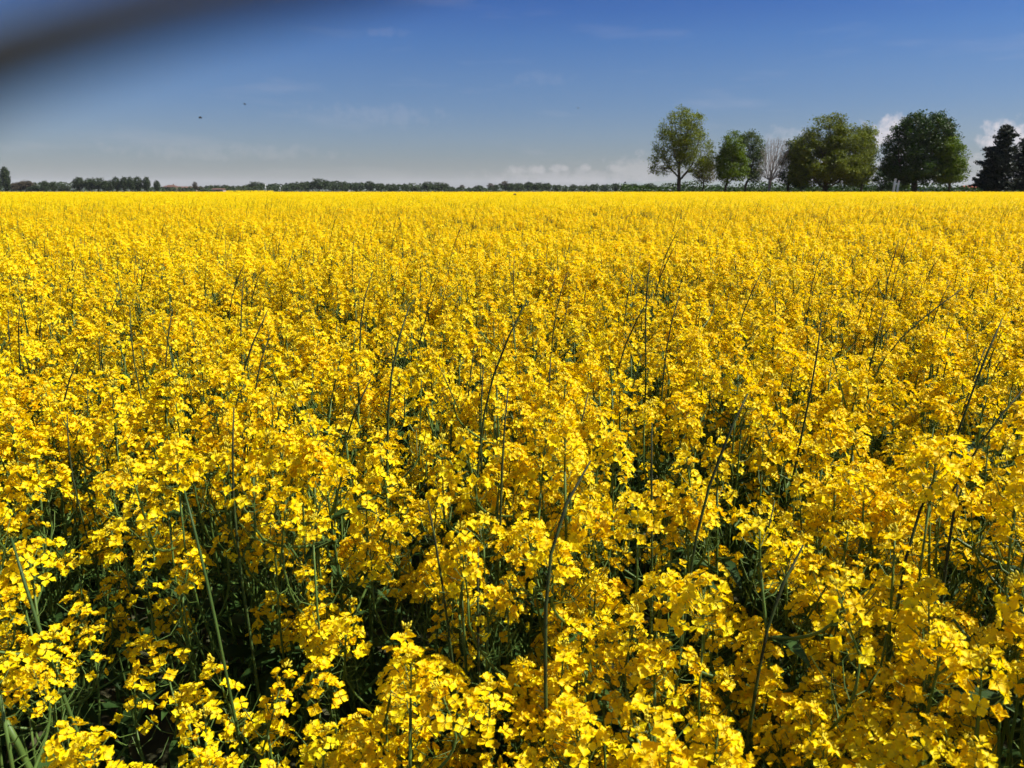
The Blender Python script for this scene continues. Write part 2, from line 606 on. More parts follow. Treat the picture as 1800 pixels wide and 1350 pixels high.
def make_plant(seed, npods=12):
    """returns (stem MB, leaves MB, heads list of (pos, dir, variant, scale))"""
    rng = np.random.default_rng(seed)
    st, lv, heads = MB(), MB(), []
    H = 1.2 * rng.uniform(.96, 1.04)
    lean = rng.normal(0, .05, 2)
    main = bez((0, 0, 0), (lean[0] * .2, lean[1] * .2, H * .35), (lean[0] * .5, lean[1] * .5, H * .7), (lean[0], lean[1], H - .045), 10)
    st.tube(main, np.linspace(.0055, .0019, 10), 6, 0, rng.uniform(.4, .7))
    add_pods(st, main[-3:], rng, npods, 0)
    heads.append((main[-1], main[-1] - main[-2], int(rng.integers(0, 12)), rng.uniform(1.0, 1.2)))
    nb = int(rng.integers(11, 16))
    a0 = rng.uniform(0, 6.28)
    for k in range(nb):
        t = .40 + .50 * (k + rng.uniform(0, .8)) / nb
        i = t * 9; j = int(i); p = main[j] * (1 - (i - j)) + main[j + 1] * (i - j)
        a = a0 + k * 2.4 + rng.normal(0, .3)
        rad = rng.uniform(.05, .20)
        zt = H * (1 - abs(rng.normal(0, .10)) - .01) - .045
        zt = max(zt, p[2] + .10)
        e = np.array([p[0] + math.cos(a) * rad, p[1] + math.sin(a) * rad, zt])
        o = np.array([math.cos(a), math.sin(a), 0])
        br = bez(p, p + o * rad * .55 + np.array([0, 0, (zt - p[2]) * .25]), e - np.array([0, 0, (zt - p[2]) * .4]) + o * .01, e, 8)
        st.tube(br, np.linspace(.0027, .0014, 8), 5, 0, rng.uniform(.4, .9))
        add_pods(st, br[-4:], rng, npods - 2, 0)
        dirh = br[-1] - br[-2]
        heads.append((e, dirh / np.linalg.norm(dirh) + rng.normal(0, .15, 3), int(rng.integers(0, 12)), rng.uniform(.76, 1.12)))
        leaf_strip(lv, p, o * .8 + np.array([0, 0, .7]), rng.uniform(.06, .11), rng.uniform(.014, .024), 1.3, rng, 0, rng.uniform(.2, .9), 4)
    for k in range(16):
        z = rng.uniform(.15, .86) * H
        i = z / H * 9; j = int(i); p = main[j]
        a = rng.uniform(0, 6.28)
        leaf_strip(lv, p, (math.cos(a), math.sin(a), rng.uniform(.2, .8)), rng.uniform(.08, .17), rng.uniform(.02, .045), rng.uniform(.8, 1.8), rng, 0, rng.uniform(0, .7), 5)
    return st, lv, heads


# head and plant prototypes (meshes shared by every copy)
NH, NP = 12, 10
HEAD_MATS = [M['petal'], M['bud'], M['stem']]
head_mb = [make_head(100 + i, 0) for i in range(NH)]
head_me = [h.mesh('flower_head', HEAD_MATS) for h in head_mb]
head_mid = [make_head(100 + i, 1) for i in range(NH)]
head_lo = [make_head(100 + i, 2) for i in range(NH)]
plants = []
for i in range(NP):
    st, lv, hd = make_plant(300 + i)
    plants.append((st, lv, hd, st.mesh('stem', M['stem']), lv.mesh('leaves', M['leaf'])))


def head_matrix(pos, d, s, roll=0.0):
    Rm = rot_to(d, np.array([roll]))[0] * s
    A = np.eye(4); A[:3, :3] = Rm; A[:3, 3] = pos
    return Matrix(A.tolist())


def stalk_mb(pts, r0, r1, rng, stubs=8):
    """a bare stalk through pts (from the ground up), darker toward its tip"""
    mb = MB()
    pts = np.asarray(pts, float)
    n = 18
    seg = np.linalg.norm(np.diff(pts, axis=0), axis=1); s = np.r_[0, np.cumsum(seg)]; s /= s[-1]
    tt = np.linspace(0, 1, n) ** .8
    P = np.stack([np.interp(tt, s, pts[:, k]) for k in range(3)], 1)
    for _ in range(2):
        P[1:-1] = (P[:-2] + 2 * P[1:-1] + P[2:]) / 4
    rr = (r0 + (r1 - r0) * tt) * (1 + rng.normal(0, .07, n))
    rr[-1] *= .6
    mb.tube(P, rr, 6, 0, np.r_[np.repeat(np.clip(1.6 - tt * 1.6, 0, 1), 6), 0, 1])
    for k in range(stubs):
        t = rng.uniform(.70, 1) if k else .98
        i = t * (n - 1); j = min(int(i), n - 2); p = P[j] * (1 - (i - j)) + P[j + 1] * (i - j)
        d = (P[j + 1] - P[j]); d /= np.linalg.norm(d)
        o = rng.normal(0, 1, 3); o -= d * o.dot(d); o /= np.linalg.norm(o)
        L = rng.uniform(.004, .016)
        mb.tube([p, p + (d * .6 + o) * L], [.0007, .0004], 3, 0, .15, False)
    return mb


def random_stalk(seed):
    rng = np.random.default_rng(seed)
    h = rng.uniform(1.22, 1.40)
    bend = rng.uniform(.01, .09)
    s = rng.uniform(-.04, .04)
    pts = [(0, 0, 0), (s * .4, 0, .5), (s, .01, h - .26), (s + bend * .18, .01, h - .12), (s + bend * .55, .0, h - .035), (s + bend, 0, h + rng.uniform(-.01, .03))]
    return stalk_mb(pts, .0033, .0014, rng, 6)


NS = 8
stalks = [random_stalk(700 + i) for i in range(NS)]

# ------------------------------------------------------------------ where the plants stand
DENS = 28.0
FIELD_END = 152.0
cell = 1 / math.sqrt(DENS)


def lown(x, y):
    return math.sin(x * 1.3 + 2.1 * math.sin(y * .7)) * .5 + math.sin(y * 1.9 + x * .6 + 1.0) * .3 + math.sin(x * 4.1 - y * 3.3) * .2


pts_near = []
OPEN = []
for px, py, z in ((958, 1150, 1.0), (1212, 1000, 1.08), (1335, 1130, 1.0), (385, 1130, .96), (80, 1130, .95), (1650, 1080, 1.03), (1575, 1080, 1.03), (683, 690, 1.19)):
    q_ = at_z(px, py, z); OPEN.append((q_[0], q_[1]))
y = 0.34
extra = []
NEAR_END = 16.0
while y < NEAR_END:
    w = 0.80 * y + 2.2
    k = int(w / cell) + 1
    for i in range(-k, k + 1):
        X = (i + rnd.uniform(-.5, .5)) * cell + (.5 * cell if int(y / cell) % 2 else 0)
        Y = y + rnd.uniform(-.5, .5) * cell
        if Y < 0.36:
            continue
        s = 1.0 + 0.05 * lown(X, Y) + rnd.gauss(0, .045)
        if Y < 1.5:                      # thinner, lower growth at the field's left edge
            t = max(0.0, min(1.0, (-0.12 - X) / 0.22)) * max(0.0, min(1.0, (1.0 - Y) / 0.25))
            if rnd.random() < t * .80:
                continue
            s -= .22 * t
        if Y < .62:
            s = min(s, .97)
        for (bx, by) in OPEN:                # little openings in front of the stalks that show full length
            if Y < by + .06 and abs(X - bx * Y / by) < .055:
                s = min(s, .90)
        s = max(.68, min(1.10, s))
        pts_near.append((X, Y, s, rnd.uniform(0, 2 * PI), rnd.randrange(NP)))
        if Y < 1.6 and rnd.random() < (1.6 - Y) * (.62 if X > -.12 else .05):
            pts_near.append((X + rnd.uniform(-.1, .1), max(.38, Y + rnd.uniform(-.1, .1)), max(.72, s * rnd.uniform(.80, .97)), rnd.uniform(0, 2 * PI), rnd.randrange(NP)))
    y += cell


def to_px(x, y, z):
    v = np.array([x, y, z - CAM_Z])
    fz = y * math.cos(PITCH) - v[2] * math.sin(PITCH)
    up = y * math.sin(PITCH) + v[2] * math.cos(PITCH)
    return 900 + x / fz * F, 675 - up / fz * F


def in_view(x, y, s):
    for dz in (1.2 * s, .95 * s):
        for dx in (-.12, 0, .12):
            a, b = to_px(x + dx, y, dz)
            if -10 < a < 1810 and b < 1380:
                return True
    return False


vis = sorted([p for p in pts_near if in_view(p[0], p[1], p[2])], key=lambda p: p[0] ** 2 + p[1] ** 2)
# taller plants that stand out of the canopy in the photograph: head pixel, distance
TALL = [(1050, 790, 1.12, 'tall rapeseed plant with a big bright flower cluster beside a dark bent stalk'),
        (1690, 800, 1.15, 'tall rapeseed plant with bright cluster near the right edge above two long stalks'),
        (1460, 920, .98, 'tall rapeseed plant with a full flower cluster over a bent stalk at lower right'),
        (1390, 640, 1.75, 'tall rapeseed plant raising its flower head above its neighbours right of centre'),
        (1240, 610, 1.95, 'rapeseed plant with a tall rounded flower column left of a dark bare stalk'),
        (360, 790, 1.25, 'tall rapeseed plant with a bushy head on the left, above a long pale stem'),
        (130, 670, 1.7, 'tall rapeseed plant with a crowded head near the left edge, half way down the field')]
tall_pts = []
for px, py, Y, lab in TALL:
    p = at_y(px, py, Y)
    tall_pts.append((p[0], p[1], min(1.16, p[2] / 1.2), rnd.uniform(0, 6.28), rnd.randrange(NP), lab))
ind = vis[:293]
ind_set = set(ind)
rest = [p for p in pts_near if p not in ind_set]


def place_plant(x, y, s, rz, k, label):
    st, lv, hd, sme, lme = plants[k]
    root = empty('rapeseed_plant', (x, y, 0), rz, label, 'plant', 'rapeseed plants in bloom across the field')
    root.scale = (1, 1, s)
    root.rotation_euler = (rnd.gauss(0, .025), rnd.gauss(.02, .03), rz)
    if k not in protos:
        a = bpy.data.objects.new('stem', sme); b = bpy.data.objects.new('leaves', lme)
        hs = []
        for (pos, d, v, hsz) in hd:
            h = bpy.data.objects.new('flower_head', head_me[v])
            h.matrix_local = head_matrix(pos, d, hsz, rnd.uniform(0, 6))
            hs.append(h)
        protos[k] = [a, b] + hs
        for o in protos[k]:
            COL.objects.link(o); o.parent = root
    else:
        for o in protos[k]:
            c = o.copy(); COL.objects.link(c); c.parent = root
            if o.name.startswith('flower_head'):
                c.data = rnd.choice(head_me)
                e = c.rotation_euler
                c.rotation_euler = (e[0] + rnd.gauss(0, .12), e[1] + rnd.gauss(0, .12), e[2] + rnd.uniform(-3, 3) * 0)
    return root


protos = {}
ORD = ['first', 'second', 'third', 'fourth', 'fifth', 'sixth', 'seventh', 'eighth', 'ninth', 'tenth', 'eleventh', 'twelfth',
       'thirteenth', 'fourteenth', 'fifteenth', 'sixteenth', 'seventeenth', 'eighteenth', 'nineteenth', 'twentieth', 'twenty-first', 'twenty-second', 'twenty-third']
BAND = [(1230, 'at the bottom edge'), (1110, 'just above bottom edge'), (990, 'low in the field'), (880, 'in the lower field'),
        (790, 'in the lower middle'), (720, 'at mid height'), (660, 'above mid height'), (630, 'in the upper middle'), (600, 'a little higher up'), (572, 'higher up the field'),
        (545, 'far up the field'), (525, 'further still'), (505, 'near the smooth far part'), (490, 'where single plants blur'), (475, 'in the faint rows'), (0, 'in the faintest rows')]
COLN = ['by the left edge', 'far left', 'left', 'left of centre', 'in the centre', 'right of centre', 'right', 'far right', 'by the right edge']
NUM = ['', 'one', 'two', 'three', 'four', 'five', 'six', 'seven', 'eight', 'nine', 'ten', 'eleven', 'twelve', 'thirteen', 'fourteen', 'fifteen', 'sixteen', 'seventeen', 'eighteen', 'nineteen', 'twenty', 'twenty-one', 'twenty-two', 'twenty-three']


def place_labels(items, what):
    """items (pixel x, pixel y, thing): a label for each by where it stands in the field"""
    cells = {}
    for a, b, p in items:
        band = next(i for i, (lim, _) in enumerate(BAND) if b >= lim)
        col = min(8, max(0, int(a / 200)))
        cells.setdefault((band, col), []).append((a, p))
    for (band, col), lst in cells.items():
        lst.sort(key=lambda t: t[0])
        for i, (a, p) in enumerate(lst):
            lab = '%s %s, %s' % (what, BAND[band][1], COLN[col])
            if len(lst) > 1:
                lab += ', %s of %s from left' % (ORD[i], NUM[len(lst)])
            yield p, lab


for p, lab in place_labels([(*to_px(p[0], p[1], 1.15 * p[2]), p) for p in ind], 'rapeseed plant'):
    place_plant(p[0], p[1], p[2], p[3], p[4], lab)
for p in tall_pts:
    place_plant(*p)

# ------------------------------------------------------------------ the rest of the field: one mass of flowers
pc = bpy.data.collections.new('flower sources')
src = []


def add_src(mb, mats):
    o = bpy.data.objects.new('source_%03d' % len(src), mb.mesh('source', mats))
    pc.objects.link(o)
    src.append(o)
    return len(src) - 1


FM = [M['petal'], M['bud'], M['stem'], M['leaf'], M['stalk']]


def remat(mb, mp):
    o = MB()
    o.V, o.Q, o.T, o.tone, o.n = mb.V, mb.Q, mb.T, mb.tone, mb.n
    o.mq = [np.vectorize(mp.get)(m_) for m_ in mb.mq]; o.mt = [np.vectorize(mp.get)(m_) for m_ in mb.mt]
    return o


idx_plant = []
for st, lv, hd, _, _ in plants:
    mb = MB()
    mb.merge(remat(st, {0: 2})); mb.merge(remat(lv, {0: 3}))
    for (pos, d, v, s) in hd:
        mb.merge(head_mid[v], head_matrix(pos, d, s, rnd.uniform(0, 6)))
    idx_plant.append(add_src(mb, FM))
idx_stalk = [add_src(remat(s, {0: 4}), FM) for s in stalks]


def patch(size, level, seed):
    rng = np.random.default_rng(seed)
    mb = MB()
    nplant = int(size * size * 24)
    for k in range(nplant):
        X, Y = rng.uniform(-size / 2, size / 2, 2)
        H = 1.2 * (1 + rng.normal(0, .055))
        for j in range(9):
            a, r = rng.uniform(0, 6.28), (rng.uniform(.05, .20) if j else 0)
            z = H * (1 - abs(rng.normal(0, .09)) if j else 1) - .04
            p = (X + r * math.cos(a), Y + r * math.sin(a), z)
            if level == 0:
                mb.merge(head_lo[int(rng.integers(0, NH))], head_matrix(p, (rng.normal(0, .2), rng.normal(0, .2), 1), rng.uniform(1.0, 1.3), rng.uniform(0, 6)))
                if j < 3:
                    mb.tube([(X + r * .3 * math.cos(a), Y + r * .3 * math.sin(a), z - .4), p], [.003, .002], 3, 2, .5, False)
            else:
                n = 7
                d = rng.normal(0, 1, (n, 3)); d[:, 2] = np.abs(d[:, 2]) + .3
                offs = np.array(p) + rng.normal(0, 1, (n, 3)) * np.array([.026, .026, .02])
                Ms = rot_to(d, rng.uniform(0, 6, n)) * 3.0
                mb.add_many(PT_LO[0], PT_LO[1], Ms, offs, 0, rng.uniform(.1, .9, n))
        if level == 0 and rng.random() < .05:
            mb.merge(remat(stalks[int(rng.integers(0, NS))], {0: 4}), Matrix.Translation((X, Y, 0)))
    # undergrowth foliage
    n = int(size * size * 60)
    d = rng.normal(0, 1, (n, 3)); d[:, 2] = np.abs(d[:, 2]) + .5
    offs = np.stack([rng.uniform(-size / 2, size / 2, n), rng.uniform(-size / 2, size / 2, n), rng.uniform(.3, .95, n)], 1)
    mb.add_many(PT_LO[0], PT_LO[1], rot_to(d) * 12.0, offs, 3, rng.uniform(0, 1, n))
    return mb


idx_c = [add_src(patch(1.0, 0, 40 + i), FM) for i in range(4)]
idx_d = [add_src(patch(3.0, 1, 60 + i), FM) for i in range(3)]

P, IDX, ROT, SCL = [], [], [], []
for (x, y_, s, rz, k) in rest:
    P.append((x, y_, 0)); IDX.append(idx_plant[k]); ROT.append((rnd.gauss(0, .025), rnd.gauss(.02, .03), rz)); SCL.append((1, 1, s))
# bare stalks beyond the near ones
yy = 5.2
while yy < NEAR_END + 6:
    w = .78 * yy + 1
    for _ in range(int(2 * w * .25 * 9)):
        P.append((rnd.uniform(-w, w), yy + rnd.uniform(0, .25), 0)); IDX.append(rnd.choice(idx_stalk))
        ROT.append((0, 0, rnd.gauss(0, .5))); SCL.append((1, 1, rnd.uniform(.95, 1.07)))
    yy += .25
y = NEAR_END + .35
while y < 45:
    w = .80 * y + 3
    for i in range(-int(w), int(w) + 1):
        P.append((i + rnd.uniform(-.1, .1), y + rnd.uniform(-.1, .1), 0)); IDX.append(rnd.choice(idx_c))
        ROT.append((0, 0, rnd.randrange(4) * PI / 2 + rnd.gauss(0, .1))); SCL.append((1.06, 1.06, 1 + .045 * lown(i, y) + rnd.gauss(0, .015)))
    y += 1.0
y = 46.0
while y < FIELD_END:
    w = .80 * y + 4
    k = int(w / 3) + 1
    for i in range(-k, k + 1):
        P.append((i * 3 + rnd.uniform(-.3, .3), y, 0)); IDX.append(rnd.choice(idx_d))
        ROT.append((0, 0, rnd.randrange(4) * PI / 2 + rnd.gauss(0, .1))); SCL.append((1.06, 1.06, 1 + .03 * lown(i * 3, y) + rnd.gauss(0, .01)))
    y += 3.0

me = bpy.data.meshes.new('rapeseed_field')
me.vertices.add(len(P))
me.vertices.foreach_set('co', np.array(P, np.float32).ravel())
a = me.attributes.new('pick', 'INT', 'POINT'); a.data.foreach_set('value', np.array(IDX, np.int32))
a = me.attributes.new('turn', 'FLOAT_VECTOR', 'POINT'); a.data.foreach_set('vector', np.array(ROT, np.float32).ravel())
a = me.attributes.new('size', 'FLOAT_VECTOR', 'POINT'); a.data.foreach_set('vector', np.array(SCL, np.float32).ravel())
for m_ in FM:
    me.materials.append(m_)
field = bpy.data.objects.new('rapeseed_field', me)
COL.objects.link(field)
tag(field, 'dense mass of yellow rapeseed flowers stretching back to the trees', None, None, 'stuff')
ng = bpy.data.node_groups.new('field', 'GeometryNodeTree')
ng.interface.new_socket('Geometry', in_out='INPUT', socket_type='NodeSocketGeometry')
ng.interface.new_socket('Geometry', in_out='OUTPUT', socket_type='NodeSocketGeometry')
gi = ng.nodes.new('NodeGroupInput'); go = ng.nodes.new('NodeGroupOutput')
ci = ng.nodes.new('GeometryNodeCollectionInfo')
ci.inputs['Collection'].default_value = pc
ci.inputs['Separate Children'].default_value = True
ci.inputs['Reset Children'].default_value = True
ip = ng.nodes.new('GeometryNodeInstanceOnPoints')
ip.inputs['Pick Instance'].default_value = True


def named(nm, ty):
    n = ng.nodes.new('GeometryNodeInputNamedAttribute')
    n.data_type = ty
    n.inputs['Name'].default_value = nm
    return next(o for o in n.outputs if o.enabled and o.name == 'Attribute')


ng.links.new(gi.outputs[0], ip.inputs['Points'])
ng.links.new(ci.outputs[0], ip.inputs['Instance'])
ng.links.new(named('pick', 'INT'), ip.inputs['Instance Index'])
er = ng.nodes.new('FunctionNodeEulerToRotation')
ng.links.new(named('turn', 'FLOAT_VECTOR'), er.inputs[0])
ng.links.new(er.outputs[0], ip.inputs['Rotation'])
ng.links.new(named('size', 'FLOAT_VECTOR'), ip.inputs['Scale'])
ng.links.new(ip.outputs[0], go.inputs[0])
md = field.modifiers.new('field', 'NODES')
md.node_group = ng

# ------------------------------------------------------------------ bare stalks seen one by one in the photograph
# each: pixel polyline from where it leaves the flowers up to its tip, height there, base radius, label
PALE = ('pale green bare', 'thick pale green stalk leaning')
STALKS = [
    ([(960, 1240), (955, 990), (975, 885), (1000, 845), (1038, 810)], .98, .0044, 'thick dark bare stalk bent to the right at its tip, centre of the lower field'),
    ([(1210, 1030), (1222, 915), (1257, 805), (1314, 692)], 1.06, .0042, 'long slender bare stalk curving right, right of the dark bent one at centre'),
    ([(1330, 1210), (1345, 1090), (1368, 1015), (1412, 958)], .98, .0048, 'bare stalk arching right under a flower cluster at lower right'),
    ([(1148, 925), (1142, 840), (1146, 742)], 1.10, .0034, 'short straight bare stalk between the two long curved ones'),
    ([(400, 1200), (372, 1050), (346, 945), (324, 862)], .93, .0042, 'pale green bare stalk leaning left in the lower left field'),
    ([(125, 1260), (70, 1110), (36, 1010), (20, 945)], .92, .0050, 'thick pale green stalk leaning left beside the left edge'),
    ([(415, 950), (404, 840), (411, 716)], 1.08, .0036, 'upright dark stalk above the pale leaning one on the left'),
    ([(880, 865), (884, 760), (893, 682)], 1.13, .0036, 'upright dark stalk just left of centre in the middle field'),
    ([(680, 735), (689, 610), (700, 570), (720, 537)], 1.16, .0046, 'dark knobbly stalk hooked to the right left of centre'),
    ([(1562, 605), (1625, 556), (1692, 507)], 1.17, .0040, 'long bare stalk lying slanted over the flowers at right'),
    ([(1645, 1150), (1664, 970), (1684, 852)], 1.00, .0046, 'tall straight stalk near the right edge, right one of a pair'),
    ([(1568, 1140), (1590, 965), (1612, 880), (1648, 826)], 1.00, .0046, 'tall stalk curving right near the right edge, left one of a pair'),
    ([(1678, 775), (1712, 680), (1740, 600), (1762, 560)], 1.14, .0044, 'dark leaning stalk at far right in the middle field'),
    ([(1712, 790), (1760, 722), (1802, 682)], 1.12, .0042, 'dark stalk slanting up to the right edge'),
    ([(1406, 775), (1436, 650), (1444, 560)], 1.14, .0040, 'tall dark stalk standing upright right of centre'),
    ([(840, 1120), (838, 1040), (841, 962)], 1.02, .0034, 'straight dark stalk left of the thick bent one at centre'),
    ([(286, 675), (290, 610), (303, 543)], 1.16, .0036, 'dark stalk leaning slightly right in the left middle field'),
    ([(240, 665), (226, 600), (228, 538)], 1.16, .0036, 'dark stalk just left of the slightly leaning one on the left'),
    ([(446, 660), (456, 620), (474, 588)], 1.18, .0034, 'short dark stalk hooked right in the left middle field'),
    ([(1016, 760), (1020, 715), (1034, 690)], 1.14, .0034, 'short dark stalk hooked right above the middle of the field'),
    ([(620, 500), (616, 460), (622, 424)], 1.20, .0034, 'thin dark stalk far back left of centre, tall above the flowers'),
    ([(424, 640), (420, 560), (428, 490)], 1.17, .0036, 'tall thin stalk left of centre, behind the short hooked one'),
    ([(632, 640), (630, 560), (640, 488), (655, 478)], 1.17, .0036, 'tall thin stalk hooked at the top, behind the knobbly hooked one'),
    ([(905, 545), (900, 490), (904, 450)], 1.19, .0034, 'thin stalk far back in the centre, leaning right at its top'),
    ([(1136, 610), (1132, 520), (1142, 462)], 1.18, .0040, 'dark stalk in a dark gap of the field right of centre'),
    ([(1168, 640), (1176, 560), (1194, 520)], 1.17, .0036, 'dark stalk right of the one standing in the dark gap'),
    ([(974, 560), (982, 510), (998, 478)], 1.19, .0034, 'thin bent stalk right of centre in the far field'),
    ([(1536, 620), (1546, 580), (1552, 548)], 1.16, .0040, 'forked looking dark stalk beside the long slanted one'),
    ([(1555, 520), (1564, 470), (1580, 424)], 1.19, .0036, 'tall stalk behind the long slanted one at right'),
    ([(1424, 520), (1430, 470), (1448, 440)], 1.19, .0034, 'thin stalk far back right of centre, curving right'),
    ([(120, 820), (114, 770), (118, 728)], 1.08, .0034, 'short upright stalk beside the left edge in the middle field'),
    ([(498, 830), (490, 750), (486, 690)], 1.10, .0034, 'slender stalk leaning left between the two tall ones at left'),
    ([(845, 770), (843, 700), (850, 640)], 1.13, .0034, 'slender stalk just left of the upright one at centre'),
    ([(965, 750), (960, 690), (968, 628)], 1.13, .0034, 'slender stalk just right of the upright one at centre'),
    ([(790, 1110), (768, 960), (752, 880)], .98, .0036, 'thin green stalk leaning left at lower centre'),
    ([(1345, 960), (1352, 900), (1362, 880)], 1.03, .0034, 'short bent stalk at lower right under the tall slender one'),
    ([(15, 620), (12, 580), (14, 545)], 1.17, .0034, 'thin dark stalk at the very left edge of the field'),
    ([(235, 500), (234, 470), (240, 440)], 1.2, .0032, 'thin dark stalk far back on the left'),
    ([(397, 470), (394, 440), (397, 412)], 1.2, .0032, 'thin dark stalk far back between left and centre'),
    ([(1700, 700), (1716, 650), (1732, 610)], 1.14, .0036, 'dark stalk crossing behind the leaning one at far right'),
]
for pl, z0, r0, lab in STALKS:
    p0 = at_z(pl[0][0], pl[0][1], min(z0 + .05, 1.24))
    Y = p0[1]
    pts = [at_y(px, py, Y + .02 * i) for i, (px, py) in enumerate(pl)]
    pts[0] = p0
    d = pts[1] - pts[0]
    sl = np.clip(d[:2] / max(d[2], .02), -.8, .8)
    base = np.array([p0[0] - sl[0] * .35, p0[1] + .02, 0])
    mid = (p0 * .55 + base * .45) + np.array([-sl[0] * .05, 0, .05])
    pts = [base, mid] + pts
    org = np.array([base[0], base[1], 0])
    t = empty('bare_stalk', tuple(org), 0, lab, 'plant stalk', 'bare dark stalks rising above the flowers')
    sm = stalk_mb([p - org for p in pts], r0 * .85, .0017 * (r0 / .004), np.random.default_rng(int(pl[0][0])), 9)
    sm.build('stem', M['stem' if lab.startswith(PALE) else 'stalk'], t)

# more bare stalks of the same kind in the nearer field
more = []
for i in range(140):
    Yr = 1.2 + 4.2 * rnd.random() ** .8
    Xr = rnd.uniform(-.68, .68) * Yr
    more.append((*to_px(Xr, Yr, 1.3), (Xr, Yr)))
for i, ((Xr, Yr), lab) in enumerate(place_labels(more, 'bare stalk')):
    t = empty('bare_stalk', (Xr, Yr, 0), rnd.gauss(0, .45), lab, 'plant stalk', 'bare dark stalks rising above the flowers')
    if i < NS:
        o = stalks[i].build('stem', M['stalk'], t); stalks[i].obj = o
    else:
        o = stalks[i % NS].obj.copy(); COL.objects.link(o); o.parent = t
    t.scale = (1, 1, rnd.uniform(.95, 1.04))
# cut stub at the bottom left
t = empty('cut_stalk', (0, 0, 0), 0, 'thick pale green stalk cut off flat, in the bottom left corner', 'plant stalk')
a_, b_ = at_y(10, 1268, .78), at_y(52, 1352, .78)
base = b_ + (b_ - a_) / abs(b_[2] - a_[2]) * b_[2] * .6; base[2] = 0
t.location = tuple(base)
mb = MB(); mb.tube([(0, 0, 0), b_ - base, (a_ + b_) / 2 - base + np.array([.001, 0, 0]), a_ - base], [.0050, .0038, .0036, .0034], 8, 0, .6)
mb.build('stem', M['stem'], t)


# ------------------------------------------------------------------ trees
def colonize(att, trunk, step, kill, infl, iters=150, up=.12, seed=0):
    """space colonisation: nodes (n,3), parent index"""
    rng = np.random.default_rng(seed)
    nodes = [np.array(p, float) for p in trunk]
    par = [-1] + list(range(len(trunk) - 1))
    att = att.copy()
    d = np.full(len(att), 1e9); near = np.zeros(len(att), int)
    A = np.array(nodes)
    dm = np.linalg.norm(att[:, None] - A[None], axis=2)
    d = dm.min(1); near = dm.argmin(1)
    for it in range(iters):
        act = d < infl
        if not act.any():
            infl *= 1.5
            if infl > 60: break
            continue
        new, newp = [], []
        for k in np.unique(near[act]):
            s = att[act & (near == k)] - nodes[k]
            s /= np.linalg.norm(s, axis=1)[:, None] + 1e-9
            v = s.mean(0) + np.array([0, 0, up]) + rng.normal(0, .12, 3)
            n_ = np.linalg.norm(v)
            if n_ < 1e-3: continue
            p = nodes[k] + v / n_ * step
            new.append(p); newp.append(k)
        if not new: break
        b = len(nodes)
        nodes += new; par += [int(x) for x in newp]
        B = np.array(new)
        dm = np.linalg.norm(att[:, None] - B[None], axis=2)
        m_ = dm.min(1); am = dm.argmin(1) + b
        up_ = m_ < d
        d = np.where(up_, m_, d); near = np.where(up_, am, near)
        keep = d > kill
        att, d, near = att[keep], d[keep], near[keep]
        if len(att) == 0 or len(nodes) > 5200: break
    return np.array(nodes), np.array(par)


def wood(nodes, par, r_tip, r_max, expo=2.2, sides=5):
    n = len(nodes)
    r = np.zeros(n)
    kids = [[] for _ in range(n)]
    for i in range(n):
        if par[i] >= 0: kids[par[i]].append(i)
    for i in range(n - 1, -1, -1):
        r[i] = r_tip if not kids[i] else sum(r[k] ** expo for k in kids[i]) ** (1 / expo)
    sc_ = r_max / r[0]
    r = r_tip + (r - r_tip) * (r_max - r_tip) / max(r[0] - r_tip, 1e-6)
    mb = MB()
    a = np.arange(sides) * 2 * PI / sides
    e = np.array([i for i in range(n) if par[i] >= 0])
    p0, p1 = nodes[par[e]], nodes[e]
    Rm = rot_to(p1 - p0)
    ra = np.minimum(r[par[e]], r[e] * 1.35)[:, None, None]; rb = r[e][:, None, None]
    circ = np.stack([np.cos(a), np.sin(a), 0 * a], 1)
    c = np.einsum('nij,kj->nki', Rm, circ)
    v = np.concatenate([p0[:, None] + c * ra, p1[:, None] + c * rb], 1)
    k = np.arange(len(e))[:, None, None] * 2 * sides
    s = np.arange(sides); s2 = (s + 1) % sides
    q = np.stack([s, s2, s2 + sides, s + sides], 1)[None] + k
    mb.add(v.reshape(-1, 3), q.reshape(-1, 4), None, 0, .5)
    return mb, r, kids


LEAFQ = (np.array([(-.5, 0, 0), (0, -.36, .06), (.5, 0, 0), (0, .36, .06)]), np.array([(0, 1, 2, 3)]))


def in_ell(ells, n, rng, shell=.5, depth=1.0):
    """points in a union of ellipsoids (cx, cz, rx, rz), biased to the outside"""
    vol = np.array([rx * rx * rz for (_, _, rx, rz) in ells]); vol = vol / vol.sum()
    k = rng.choice(len(ells), n, p=vol)
    E = np.array(ells)[k]
    d = rng.normal(0, 1, (n, 3)); d /= np.linalg.norm(d, axis=1)[:, None]
    r = rng.uniform(0, 1, n) ** (1 / 3 * (1 - shell) + .0001 if shell < 1 else .01)
    r *= 1 + rng.normal(0, .06, n)
    return np.stack([E[:, 0] + d[:, 0] * r * E[:, 2], d[:, 1] * r * E[:, 2] * depth, E[:, 1] + d[:, 2] * r * E[:, 3]], 1)


